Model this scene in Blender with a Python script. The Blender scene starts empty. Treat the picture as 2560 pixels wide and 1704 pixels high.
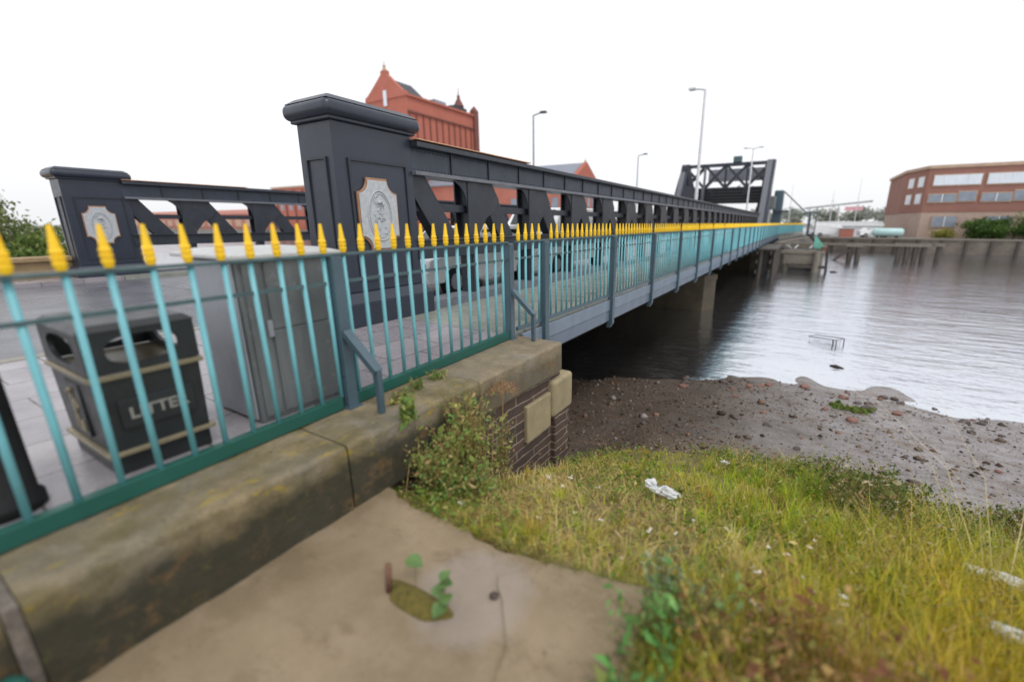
import bpy, bmesh, math, random
import numpy as np
from mathutils import Vector, Matrix
R = math.radians
random.seed(7); rng = np.random.default_rng(11)
SC = bpy.context.scene; COL = SC.collection

# ------------------------------------------------------------------ camera, world, sun, exposure
cam_d = bpy.data.cameras.new('camera'); cam = bpy.data.objects.new('camera', cam_d); COL.objects.link(cam)
cam.location = (0, 0, 1.4); cam.rotation_euler = (R(90-15.1), 0, R(30.3))
cam_d.sensor_width = 36; cam_d.lens = 1090/2560*36; cam_d.shift_x = -80/2560
cam_d.clip_start = .05; cam_d.clip_end = 5000
cam_d.dof.use_dof = True; cam_d.dof.focus_distance = 6.2
cam_d.dof.aperture_fstop = (cam_d.lens/1000)/.036
SC.camera = cam

W = bpy.data.worlds.new('World'); SC.world = W; W.use_nodes = True
nt = W.node_tree; nt.nodes.clear()
out = nt.nodes.new('ShaderNodeOutputWorld')
sky = nt.nodes.new('ShaderNodeTexSky'); sky.sky_type = 'NISHITA'; sky.sun_disc = False
sky.sun_elevation = R(58); sky.sun_rotation = R(120); sky.dust_density = 4
hs = nt.nodes.new('ShaderNodeHueSaturation'); hs.inputs['Saturation'].default_value = .25
nt.links.new(sky.outputs[0], hs.inputs['Color'])
b1 = nt.nodes.new('ShaderNodeBackground'); b1.inputs['Strength'].default_value = .05
nt.links.new(hs.outputs[0], b1.inputs['Color'])
b2 = nt.nodes.new('ShaderNodeBackground')           # the white overcast layer under it
b2.inputs['Color'].default_value = (.965, .975, 1, 1); b2.inputs['Strength'].default_value = .92
ad = nt.nodes.new('ShaderNodeAddShader')
nt.links.new(b1.outputs[0], ad.inputs[0]); nt.links.new(b2.outputs[0], ad.inputs[1])
nt.links.new(ad.outputs[0], out.inputs['Surface'])

sd = bpy.data.lights.new('sun', 'SUN'); sd.energy = 1.0; sd.angle = R(14); sd.color = (1, .96, .9)
sun = bpy.data.objects.new('sun', sd); COL.objects.link(sun)
sun.rotation_euler = (R(32), 0, R(60))     # from the right, high
SC.view_settings.view_transform = 'Standard'; SC.view_settings.look = 'None'
SC.view_settings.exposure = 0; SC.view_settings.gamma = 1; SC.view_settings.use_curve_mapping = False

# ------------------------------------------------------------------ helpers
def tag(o, label=None, cat=None, group=None, kind=None):
    if label: o['label'] = label
    if cat: o['category'] = cat
    if group: o['group'] = group
    if kind: o['kind'] = kind
    return o
def empty(name, loc, label=None, cat=None, group=None, rz=0):
    o = bpy.data.objects.new(name, None); COL.objects.link(o)
    o.location = loc; o.rotation_euler = (0, 0, rz); o.empty_display_size = .1
    return tag(o, label, cat, group)
def kids(o): return [c for c in COL.objects if c.parent is o]
def copy_tree(o, parent=None):
    c = o.copy(); COL.objects.link(c); c.parent = parent
    for ch in kids(o): copy_tree(ch, c)
    return c
def srgb(*c):
    return tuple(((x/255)/12.92 if x/255 <= .04045 else ((x/255+.055)/1.055)**2.4) for x in c)

class MB:
    def __init__(s): s.v = []; s.f = []; s.c = []
    def add(s, vs, fs):
        n = len(s.v); s.v += [tuple(p) for p in vs]; s.f += [tuple(i+n for i in f) for f in fs]; return s
    def box(s, x0, x1, y0, y1, z0, z1):
        return s.add([(x0,y0,z0),(x1,y0,z0),(x1,y1,z0),(x0,y1,z0),(x0,y0,z1),(x1,y0,z1),(x1,y1,z1),(x0,y1,z1)],
            [(0,3,2,1),(4,5,6,7),(0,1,5,4),(1,2,6,5),(2,3,7,6),(3,0,4,7)])
    def frustum(s, a, b, z0, z1):     # a, b = (x0,x1,y0,y1)
        return s.add([(a[0],a[2],z0),(a[1],a[2],z0),(a[1],a[3],z0),(a[0],a[3],z0),(b[0],b[2],z1),(b[1],b[2],z1),(b[1],b[3],z1),(b[0],b[3],z1)],
            [(0,3,2,1),(4,5,6,7),(0,1,5,4),(1,2,6,5),(2,3,7,6),(3,0,4,7)])
    def bar(s, p, q, w, h, up=(0,0,1)):
        p, q = Vector(p), Vector(q); d = (q-p).normalized(); u = Vector(up)
        sx = d.cross(u)
        if sx.length < 1e-4: sx = d.cross(Vector((0,1,0)))
        sx.normalize(); u = sx.cross(d).normalized()
        vs = [e+sx*a*w/2+u*b*h/2 for e in (p, q) for a, b in ((-1,-1),(1,-1),(1,1),(-1,1))]
        return s.add(vs, [(0,1,2,3),(7,6,5,4),(0,4,5,1),(1,5,6,2),(2,6,7,3),(3,7,4,0)])
    def tube(s, pts, rs, n=8, cap=True):
        pts = [Vector(p) for p in pts]
        if not hasattr(rs, '__len__'): rs = [rs]*len(pts)
        vs = []; fs = []
        for i, p in enumerate(pts):
            d = (pts[min(i+1, len(pts)-1)]-pts[max(i-1, 0)])
            d = d.normalized() if d.length > 1e-9 else Vector((0,0,1))
            a = d.cross(Vector((1,0,0)) if abs(d.x) < .8 else Vector((0,1,0))).normalized(); b = d.cross(a)
            for k in range(n):
                t = 2*math.pi*k/n; vs.append(p+(a*math.cos(t)+b*math.sin(t))*rs[i])
        for i in range(len(pts)-1):
            for k in range(n):
                k2 = (k+1) % n; fs.append((i*n+k, i*n+k2, i*n+n+k2, i*n+n+k))
        if cap: fs += [tuple(range(n-1, -1, -1)), tuple(range((len(pts)-1)*n, len(pts)*n))]
        return s.add(vs, fs)
    def lathe(s, prof, c=(0,0,0), n=10):   # prof (r, z)
        return s.tube([(c[0], c[1], c[2]+z) for r, z in prof], [r for r, z in prof], n)
    def prism(s, poly, axis, d0, d1):      # poly: 2-D ring, axis the extrusion axis
        def m(a, b, d): return {'x': (d,a,b), 'y': (a,d,b), 'z': (a,b,d)}[axis]
        n = len(poly)
        vs = [m(a,b,d0) for a, b in poly]+[m(a,b,d1) for a, b in poly]
        return s.add(vs, [tuple(range(n-1,-1,-1)), tuple(range(n,2*n))]+[(i,(i+1)%n,n+(i+1)%n,n+i) for i in range(n)])
    def build(s, name, m, parent=None, local=False, bevel=0, seg=2, smooth=False):
        off = Vector((0,0,0)) if (local or parent is None) else parent.matrix_basis.translation + (parent.parent.matrix_basis.translation if parent.parent else Vector((0,0,0)))
        me = bpy.data.meshes.new(name)
        me.from_pydata([(a-off.x, b-off.y, c-off.z) for a, b, c in s.v], [], s.f)
        bm = bmesh.new(); bm.from_mesh(me); bmesh.ops.recalc_face_normals(bm, faces=bm.faces); bm.to_mesh(me); bm.free()
        me.materials.append(m)
        o = bpy.data.objects.new(name, me); COL.objects.link(o); o.parent = parent
        if smooth: me.polygons.foreach_set('use_smooth', [True]*len(me.polygons))
        if bevel:
            b = o.modifiers.new('bevel', 'BEVEL'); b.width = bevel; b.segments = seg; b.limit_method = 'ANGLE'; b.angle_limit = R(40)
        return o

def npmesh(name, v, f, m, parent=None, col=None, smooth=False):
    """v (n,3), f (k,3 or 4) arrays"""
    me = bpy.data.meshes.new(name)
    v = np.asarray(v, np.float32); f = np.asarray(f, np.int32)
    me.vertices.add(len(v)); me.vertices.foreach_set('co', v.ravel())
    k = f.shape[1]
    me.loops.add(f.size); me.loops.foreach_set('vertex_index', f.ravel())
    me.polygons.add(len(f)); me.polygons.foreach_set('loop_start', np.arange(0, f.size, k, dtype=np.int32))
    me.update(calc_edges=True); me.validate()
    if col is not None:
        a = me.color_attributes.new('Col', 'FLOAT_COLOR', 'POINT')
        a.data.foreach_set('color', np.concatenate([col, np.ones((len(col),1))], 1).astype(np.float32).ravel())
    if smooth: me.polygons.foreach_set('use_smooth', [True]*len(me.polygons))
    me.materials.append(m)
    o = bpy.data.objects.new(name, me); COL.objects.link(o); o.parent = parent
    return o

# ------------------------------------------------------------------ materials
class N:
    def __init__(s, name):
        s.m = bpy.data.materials.new(name); s.m.use_nodes = True; s.t = s.m.node_tree
        s.b = s.t.nodes['Principled BSDF']; s.g = s.t.nodes.new('ShaderNodeNewGeometry')
        s.pos = s.g.outputs['Position']
    def n(s, typ, ins=None, **kw):
        x = s.t.nodes.new(typ)
        for k, v in kw.items(): setattr(x, k, v)
        for k, v in (ins or {}).items(): s.put(x.inputs[k], v)
        return x
    def put(s, sock, v):
        if hasattr(v, 'is_linked') or isinstance(v, bpy.types.NodeSocket): s.t.links.new(v, sock)
        else: sock.default_value = v
    def noise(s, scale, detail=5, rough=.6, vec=None, stretch=None):
        vec = vec or s.pos
        if stretch: vec = s.n('ShaderNodeMapping', {'Vector': vec, 'Scale': stretch}).outputs[0]
        return s.n('ShaderNodeTexNoise', {'Vector': vec, 'Scale': scale, 'Detail': detail, 'Roughness': rough}).outputs[0]
    def ramp(s, fac, a, b):
        return s.n('ShaderNodeMapRange', {'Value': fac, 'From Min': a, 'From Max': b}).outputs[0]
    def mix(s, fac, a, b, mode='MIX'):
        x = s.n('ShaderNodeMix', data_type='RGBA', blend_type=mode)
        for k, v in ((0, fac), (6, a), (7, b)):
            if isinstance(v, tuple) and len(v) == 3: v = (*v, 1)
            s.put(x.inputs[k], v)
        return x.outputs[2]
    def math(s, op, a, b=0.0):
        return s.n('ShaderNodeMath', {0: a, 1: b}, operation=op).outputs[0]
    def xyz(s):
        return s.n('ShaderNodeSeparateXYZ', {0: s.pos}).outputs
    def bump(s, h, strength=.3, dist=.02):
        b = s.n('ShaderNodeBump', {'Height': h, 'Strength': strength, 'Distance': dist})
        s.t.links.new(b.outputs[0], s.b.inputs['Normal'])
    def fin(s, col, rough=.6, metal=0, spec=.5):
        if isinstance(col, tuple) and len(col) == 3: col = (*col, 1)
        s.put(s.b.inputs['Base Color'], col); s.put(s.b.inputs['Roughness'], rough)
        s.b.inputs['Metallic'].default_value = metal; s.b.inputs['Specular IOR Level'].default_value = spec
        return s.m

def simple(name, c, rough=.5, var=.25, scale=6, dirt=None, bump=.15, metal=0, spec=.5, streak=False):
    q = N(name)
    nz = q.noise(scale, 6, .65, stretch=(1,1,.15) if streak else None)
    f = q.ramp(nz, .3, .7)
    col = q.mix(f, tuple(x*(1-var) for x in c), tuple(min(1, x*(1+var)) for x in c))
    if dirt:
        f2 = q.ramp(q.noise(scale*2.7, 8, .7), .58, .74); col = q.mix(q.math('MULTIPLY', f2, .75), col, dirt)
    r = q.ramp(q.noise(scale*1.7, 4), .2, .8)
    r = q.math('ADD', q.math('MULTIPLY', r, .25), rough-.12)
    if bump: q.bump(q.noise(scale*9, 6, .7), bump, .006)
    return q.fin(col, r, metal, spec)

def paint(name, c, rust, rough):
    q = N(name)
    col = q.mix(q.ramp(q.noise(3.1, 6, .65), .3, .7), tuple(x*.86 for x in c), tuple(min(1, x*1.1) for x in c))
    col = q.mix(q.math('MULTIPLY', q.ramp(q.noise(9, 7, .75, stretch=(1,1,.2)), .56, .72), .45), col, tuple(x*.72 for x in c))
    col = q.mix(q.math('MULTIPLY', q.ramp(q.noise(26, 6, .75, stretch=(1,1,.45)), .64, .72), .85), col, rust)
    q.bump(q.noise(60, 6, .7), .2, .004)
    return q.fin(col, q.math('ADD', q.math('MULTIPLY', q.noise(12, 4), .3), rough-.15))
M = {}
M['teal'] = paint('teal_paint', srgb(108,174,184), srgb(120,92,72), .35)
M['teal_'] = simple('teal_paint', srgb(108,174,184), .35, .12, 7, srgb(84,128,134), .1)
M['post'] = paint('slate_paint', srgb(72,92,103), srgb(92,74,62), .32)
M['rail'] = simple('dark_rail_paint', srgb(66,90,94), .35, .25, 9, srgb(95,75,62), .15)
M['rail_d'] = simple('groove_shade_paint', srgb(40,45,54), .4, .15, 5, None, .05)
M['green'] = paint('green_rail_paint', srgb(30,86,76), srgb(70,62,48), .38)
M['yellow'] = paint('yellow_paint', srgb(250,202,26), srgb(120,80,44), .38)
M['black'] = paint('black_bridge_paint', srgb(45,51,64), srgb(86,74,70), .34)
M['black2'] = simple('black_truss_paint', srgb(44,49,58), .4, .25, 3, srgb(92,76,66), .1)
M['vertical'] = simple('lit_tan_black', srgb(58,56,60), .5, .25, 2.5, srgb(134,104,84), .15, streak=True)  # tan tone stands in for light on the distant flange faces
M['chordweb'] = simple('chord_web_paint', srgb(54,63,76), .4, .2, 3, srgb(40,46,54), .15, streak=True)
M['flange'] = simple('pale_flange', srgb(104,106,114), .4, .2, 5, srgb(70,66,66), .1)
M['flange2'] = simple('pale_grey_sheeting', srgb(150,154,164), .5, .12, 1, None, .05)
M['lit_edge'] = simple('lit_edge_tan', srgb(196,152,122), .6, .2, 8, srgb(120,84,62), .2)
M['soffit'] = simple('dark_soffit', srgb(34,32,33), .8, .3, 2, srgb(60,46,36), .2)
M['fascia'] = simple('blue_grey_fascia', srgb(112,126,142), .38, .12, 3, srgb(84,90,98), .08, streak=True)
M['fascia2'] = simple('fascia_lower_plate', srgb(100,113,128), .38, .12, 3, srgb(76,82,90), .08, streak=True)
M['silver'] = simple('cast_plaque', srgb(176,180,184), .38, .15, 16, srgb(120,126,130), .25)
M['copper'] = simple('plaque_edge', srgb(158,120,94), .5, .2, 12, srgb(110,86,70), .2)
M['gold'] = simple('gold_band', srgb(134,124,100), .4, .15, 10, None, .05)
M['bin'] = simple('black_plastic', srgb(40,44,47), .42, .2, 6, srgb(58,60,60), .1)
M['binin'] = simple('dark_interior', srgb(20,20,22), .7, .2, 6, None, 0)
M['cream'] = simple('cream_letters', srgb(142,142,136), .5, .1, 10, None, 0)
M['cab_pale'] = simple('pale_cabinet_grey', srgb(150,154,162), .45, .1, 4, srgb(120,118,116), .1, streak=True)
M['lid'] = simple('pale_lid', srgb(178,180,180), .4, .15, 6, srgb(120,124,116), .1)
M['paleteal'] = simple('faded_teal_tank', srgb(176,206,206), .5, .08, 2, None, .05)
M['timber'] = simple('weathered_timber', srgb(112,106,96), .8, .3, 5, srgb(64,58,50), .5)
M['timber_d'] = simple('dark_wet_timber', srgb(66,60,55), .7, .3, 5, srgb(38,36,34), .5)
M['tealplate'] = simple('pale_teal_plate', srgb(108,176,158), .5, .12, 3, srgb(80,130,118), .1)
M['white'] = simple('white_paint', srgb(226,228,230), .35, .06, 3, None, .03)
M['bagwhite'] = simple('white_plastic', srgb(206,208,210), .4, .10, 20, srgb(150,146,136), .5)
M['paper'] = simple('litter_paper', srgb(214,208,204), .7, .15, 30, None, .2)
M['glass'] = N('dark_glass').fin(srgb(40,48,54), .06, 0, .7)
M['winlight'] = simple('sky_pale_glass', srgb(212,218,226), .15, .06, .8, None, 0)  # pale pane colour stands in for the reflected sky
M['windark'] = simple('grey_window_glass', srgb(132,140,152), .15, .2, .8, None, 0)
M['tyre'] = simple('tyre_rubber', srgb(26,26,27), .8, .2, 8, None, .1)
M['rim'] = simple('alloy_rim', srgb(140,142,146), .35, .1, 8, None, 0)
M['lampglare'] = simple('glare_pale_post', srgb(205,207,210), .45, .05, 4, None, .03)  # lamp grey lightened to carry the glare of the blown-out sky
M['lampgrey'] = simple('lamp_post_grey', srgb(150,152,155), .45, .1, 4, None, .05)
M['rust'] = simple('rusty_steel', srgb(108,78,62), .8, .3, 14, srgb(70,50,40), .4)
M['roof'] = simple('slate_roof', srgb(128,134,146), .6, .15, 1.2, None, .1)
M['roofd'] = simple('dark_slate_roof', srgb(58,60,66), .6, .2, 1.2, None, .1)
M['trolley'] = simple('trolley_wire', srgb(52,54,56), .5, .2, 20, None, .1)
M['pink'] = simple('faded_pink_sign', srgb(222,168,176), .5, .1, 2, None, 0)
M['rockdark'] = simple('dark_wet_rock', srgb(70,58,52), .4, .4, 14, None, .5)
M['rockred'] = simple('red_brick_fragment', srgb(120,84,72), .6, .3, 14, None, .5)
M['straw'] = simple('dry_stems', srgb(150,124,78), .8, .25, 30, None, .1)
M['stem'] = simple('green_brown_stem', srgb(104,96,58), .7, .25, 30, None, .1)
M['bark'] = simple('bark', srgb(84,72,60), .9, .3, 6, None, .5)
M['farwall'] = simple('pale_render_wall', srgb(172,150,138), .8, .12, .6, None, .05)

def brick(name, c1, c2, mortar, ax, scale, w=.5, h=.25, ms=.02):
    q = N(name); x = q.xyz()
    vec = q.n('ShaderNodeCombineXYZ', {0: x[ax], 1: x[2]}).outputs[0]
    b = q.n('ShaderNodeTexBrick', {'Vector': vec, 'Color1': (*c1,1), 'Color2': (*c2,1), 'Mortar': (*mortar,1), 'Scale': scale,
        'Mortar Size': ms, 'Mortar Smooth': .2, 'Bias': 0., 'Brick Width': w, 'Row Height': h})
    f = q.ramp(q.noise(.35, 5), .35, .7)
    col = q.mix(q.math('MULTIPLY', f, .55), b.outputs[0], tuple(v*.72 for v in c1))
    f2 = q.ramp(q.noise(5, 6, .7), .4, .75); col = q.mix(q.math('MULTIPLY', f2, .35), col, tuple(v*1.15 for v in c2))
    return q, col, b
q, c, b = brick('warehouse_brick', srgb(178,104,86), srgb(168,94,78), srgb(180,122,106), 1, 4); M['brick_y'] = q.fin(c, .85)
q, c, b = brick('warehouse_brick_front', srgb(178,104,86), srgb(168,94,78), srgb(180,122,106), 0, 4); M['brick_x'] = q.fin(c, .85)
q, c, b = brick('shed_brick', srgb(174,112,98), srgb(164,102,90), srgb(176,126,112), 0, 3); M['brick_shed'] = q.fin(c, .85)
q, c, b = brick('office_brick', srgb(150,106,94), srgb(142,98,86), srgb(156,122,110), 0, 4); M['brick_off'] = q.fin(c, .85)
M['pilaster'] = simple('brick_pilaster', srgb(116,72,64), .85, .15, 1, None, .05)
M['dressing'] = simple('stone_dressing', srgb(176,150,128), .8, .15, 2, None, .1)

# abutment masonry: dark brown engineering stone with pale mortar
q = N('dark_masonry'); x = q.xyz()
wob = q.math('MULTIPLY', q.math('SUBTRACT', q.noise(3.5, 4), .5), .09)
vec = q.n('ShaderNodeCombineXYZ', {0: x[1], 1: q.math('ADD', x[2], wob)}).outputs[0]
b = q.n('ShaderNodeTexBrick', {'Vector': vec, 'Color1': (*srgb(94,74,66),1), 'Color2': (*srgb(72,58,54),1), 'Mortar': (*srgb(152,140,124),1),
    'Scale': 1, 'Mortar Size': .011, 'Mortar Smooth': .5, 'Brick Width': .74, 'Row Height': .112})
col = q.mix(q.math('MULTIPLY', q.ramp(q.noise(7, 7, .7), .42, .7), .75), b.outputs[0], srgb(58,47,44))
col = q.mix(q.math('MULTIPLY', q.ramp(q.noise(2.2, 5, .7), .55, .75), .6), col, srgb(98,92,58))
q.bump(q.math('SUBTRACT', q.math('MULTIPLY', q.noise(22, 6, .7), .5), q.math('MULTIPLY', b.outputs[1], .8)), .8, .02)
M['masonry'] = q.fin(col, .8)

# coping stone: weathered sandstone, lichen on the near stones, black-green algae down the faces
def coping_mat(name, lichen, algae, lo, hi):
    q = N(name); x = q.xyz()
    col = q.mix(q.ramp(q.noise(5, 7, .65), .3, .7), lo, hi)
    col = q.mix(q.math('MULTIPLY', q.ramp(q.noise(1.7, 4), .45, .7), .55), col, srgb(128,128,124))
    col = q.mix(q.math('MULTIPLY', q.ramp(q.noise(2.6, 6, .7), .44, .62), .7*lichen), col, srgb(104,94,54))
    col = q.mix(q.math('MULTIPLY', q.ramp(q.noise(8, 8, .75, stretch=(1.6,.5,1)), .575, .66), .85*lichen), col, srgb(172,150,40))
    z = q.math('ADD', x[2], q.math('MULTIPLY', q.math('SUBTRACT', q.noise(4, 6, .7), .5), .3))
    side = q.n('ShaderNodeMapRange', {'Value': z, 'From Min': -.10, 'From Max': -.2}).outputs[0]
    col = q.mix(q.math('MULTIPLY', side, algae), col, srgb(38,40,31))
    orange = q.math('MULTIPLY', q.ramp(q.noise(5.5, 7, .75), .53, .66), q.math('MULTIPLY', side, .8))
    col = q.mix(orange, col, srgb(118,92,58))
    col = q.mix(q.math('MULTIPLY', q.ramp(q.noise(9, 7, .8), .57, .66), q.math('MULTIPLY', side, .6)), col, srgb(104,100,50))
    col = q.mix(q.math('MULTIPLY', q.ramp(q.noise(110, 4, .8), .5, .66), .5), col, srgb(60,54,42))
    col = q.mix(q.math('MULTIPLY', q.ramp(q.noise(16, 8, .8), .56, .66), .6), col, srgb(74,66,50))
    q.bump(q.math('ADD', q.noise(30, 8, .75), q.math('MULTIPLY', q.noise(6, 4), .8)), .8, .025)
    return q.fin(col, .82)
M['coping_a'] = coping_mat('coping_lichen_stone', 1, .86, srgb(108,97,72), srgb(162,146,116))
M['coping_b'] = coping_mat('coping_clean_stone', .3, .4, srgb(116,104,84), srgb(154,140,116))
M['quoin'] = simple('sandstone_quoin', srgb(146,134,106), .8, .16, 5, srgb(108,98,76), .35)

# concrete landing slab: tan, sandy, damp patches
q = N('tan_concrete')
col = q.mix(q.ramp(q.noise(1.5, 6, .6), .3, .7), srgb(122,106,82), srgb(156,138,112))
col = q.mix(q.math('MULTIPLY', q.ramp(q.noise(5, 6, .7), .5, .72), .5), col, srgb(162,144,122))
col = q.mix(q.math('MULTIPLY', q.ramp(q.noise(2.3, 5, .7, stretch=(1,1.6,1)), .56, .72), .7), col, srgb(104,84,58))
col = q.mix(q.ramp(q.noise(90, 4, .8), .62, .75), col, srgb(96,82,66))
wet = q.n('ShaderNodeTexGradient', {'Vector': q.n('ShaderNodeMapping', {'Vector': q.pos, 'Location': (3.2, -3.6, 1.25), 'Scale': (2.5, 2.5, 2.5)}).outputs[0]}, gradient_type='SPHERICAL').outputs[1]
wm = q.ramp(q.math('ADD', wet, q.math('MULTIPLY', q.math('SUBTRACT', q.noise(7, 6, .7), .5), .7)), .1, .4)
col = q.mix(q.math('MULTIPLY', wm, .5), col, srgb(160,150,144))
spk = q.math('MULTIPLY', q.ramp(q.noise(38, 5, .75), .58, .66), q.ramp(q.noise(3.3, 3), .52, .62)); col = q.mix(q.math('MULTIPLY', spk, .8), col, srgb(84,74,62))
col = q.mix(q.math('MULTIPLY', q.ramp(q.noise(150, 4, .85), .5, .68), .45), col, srgb(78,66,52))
col = q.mix(q.math('MULTIPLY', q.ramp(q.noise(120, 3, .85), .6, .72), .5), col, srgb(186,172,150))
q.bump(q.math('ADD', q.noise(60, 8, .75), q.math('MULTIPLY', q.noise(7, 3), 1.2)), .6, .015)
M['slab'] = q.fin(col, .85)

M['slab2'] = simple('brown_concrete_patch', srgb(140,120,93), .85, .14, 3.5, srgb(108,88,62), .45)
# river mud
q = N('river_mud'); x = q.xyz()
v = q.n('ShaderNodeTexVoronoi', {'Vector': q.pos, 'Scale': 26.}).outputs[0]
col = q.mix(q.ramp(q.noise(9, 8, .75), .3, .7), srgb(84,74,64), srgb(146,136,126))
col = q.mix(q.math('MULTIPLY', q.ramp(q.noise(1.6, 5, .7), .38, .6), .85), col, srgb(160,155,156))
col = q.mix(q.math('MULTIPLY', q.ramp(q.noise(3.1, 6, .75), .56, .68), .8), col, srgb(128,100,78))
col = q.mix(q.ramp(q.noise(45, 5, .8), .56, .66), col, srgb(60,48,40))
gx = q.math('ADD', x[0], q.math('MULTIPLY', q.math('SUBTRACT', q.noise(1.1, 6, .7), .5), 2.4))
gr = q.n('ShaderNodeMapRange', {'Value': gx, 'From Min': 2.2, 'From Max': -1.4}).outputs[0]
dark_grain = q.mix(q.ramp(q.noise(28, 6, .8), .35, .68), srgb(34,27,21), srgb(106,90,73))
col = q.mix(q.math('MULTIPLY', gr, .95), col, dark_grain)  # darker, coarser brown grows towards low x
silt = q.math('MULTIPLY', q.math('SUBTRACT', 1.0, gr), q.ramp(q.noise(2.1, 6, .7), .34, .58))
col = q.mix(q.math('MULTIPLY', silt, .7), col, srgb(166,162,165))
col = q.mix(q.math('MULTIPLY', q.ramp(q.noise(1.9, 7, .75, stretch=(1,1.8,1)), .52, .66), .75), col, srgb(112,92,76))
col = q.mix(q.math('MULTIPLY', q.ramp(q.noise(6.5, 7, .8), .55, .66), .6), col, srgb(92,78,66))
up = q.n('ShaderNodeMapRange', {'Value': x[2], 'From Min': -2.15, 'From Max': -1.75}).outputs[0]
soil = q.mix(q.ramp(q.noise(14, 6, .7), .3, .7), srgb(92,80,52), srgb(158,140,94))
col = q.mix(up, col, soil)
rough = q.math('ADD', q.math('ADD', q.math('MULTIPLY', q.ramp(q.noise(2.4, 6, .7), .4, .65), .3), .14), q.math('MULTIPLY', gr, .12))
q.bump(q.math('ADD', q.math('MULTIPLY', v, .6), q.noise(40, 8, .8)), .9, .03)
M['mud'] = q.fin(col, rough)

# water: silty river under a white sky
q = N('river_water')
h1 = q.noise(.9, 4, .55, stretch=(1, 2.2, 1)); h2 = q.noise(5.5, 3, .5, stretch=(1, 2.0, 1)); h3 = q.noise(.16, 3, .5, stretch=(1,2.5,1))
q.bump(q.math('ADD', q.math('ADD', q.math('MULTIPLY', h1, .5), q.math('MULTIPLY', h2, .09)), q.math('MULTIPLY', h3, .5)), .6, .14)
M['water'] = q.fin(q.mix(q.ramp(q.noise(.25, 3), .3, .7), (.90,.92,.97), (.97,.985,1)), .13, 1, .5)
mx = q.n('ShaderNodeMixShader', {0: .83}); df = q.n('ShaderNodeBsdfDiffuse', {'Color': (.055,.048,.040,1)})
q.t.links.new(df.outputs[0], mx.inputs[1]); q.t.links.new(q.b.outputs[0], mx.inputs[2]); q.t.links.new(mx.outputs[0], q.t.nodes['Material Output'].inputs[0])
q.b.inputs['IOR'].default_value = 1.6; q.b.inputs['Specular Tint'].default_value = (.92, .94, 1, 1)

def paving(name, c1, c2, mo, w, h):
    q = N(name); x = q.xyz()
    vec = q.n('ShaderNodeCombineXYZ', {0: x[1], 1: x[0]}).outputs[0]
    b = q.n('ShaderNodeTexBrick', {'Vector': vec, 'Color1': (*c1,1), 'Color2': (*c2,1), 'Mortar': (*mo,1), 'Scale': 1, 'Mortar Size': .008, 'Brick Width': w, 'Row Height': h})
    col = q.mix(q.math('MULTIPLY', q.ramp(q.noise(2.2, 6, .7), .4, .7), .5), b.outputs[0], tuple(v*.7 for v in c1))
    q.bump(q.math('SUBTRACT', q.math('MULTIPLY', q.noise(40, 6, .7), .3), b.outputs[1]), .5, .01)
    return q.fin(col, q.math('ADD', q.math('MULTIPLY', q.ramp(q.noise(1.6, 5, .7), .35, .65), .4), .08))
M['paving'] = paving('paving_flags', srgb(158,153,157), srgb(138,134,140), srgb(84,80,78), .75, .6)
M['walk'] = simple('wet_walkway', srgb(140,142,134), .3, .2, 1.5, srgb(86,96,66), .15)
q = N('wet_asphalt')
q.bump(q.noise(120, 4, .8), .25, .01)
M['road'] = q.fin(q.mix(q.ramp(q.noise(1.2, 6, .7), .3, .7), srgb(84,84,90), srgb(112,112,120)), q.math('ADD', q.math('MULTIPLY', q.noise(.7, 4), .5), .05))
M['kerb'] = simple('kerb_stone', srgb(140,136,130), .7, .15, 4, None, .2)
M['tanwall'] = simple('tan_stone_wall', srgb(150,128,96), .8, .2, 3, srgb(110,94,72), .3)
M['quay'] = simple('quay_wall_stone', srgb(104,96,88), .85, .35, .8, srgb(70,64,54), .3)
M['land'] = simple('far_ground', srgb(120,116,110), .9, .2, .5, srgb(96,100,72), .1)
M['pier'] = simple('pier_masonry', srgb(70,63,50), .85, .25, 2, srgb(48,44,36), .3)
M['stonegrey'] = simple('scratched_cabinet', srgb(110,114,116), .45, .32, 4, srgb(146,150,150), .25, streak=True)

def leafmat(name, trans=.3):
    q = N(name)
    a = q.n('ShaderNodeAttribute', attribute_name='Col').outputs[0]
    q.fin(a, .6, 0, .25)
    tr = q.n('ShaderNodeBsdfTranslucent', {'Color': a}); mx = q.n('ShaderNodeMixShader', {0: trans})
    o = q.t.nodes['Material Output']
    q.t.links.new(q.b.outputs[0], mx.inputs[1]); q.t.links.new(tr.outputs[0], mx.inputs[2]); q.t.links.new(mx.outputs[0], o.inputs[0])
    return q.m
M['leaf'] = leafmat('leaf_and_blade')

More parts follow.
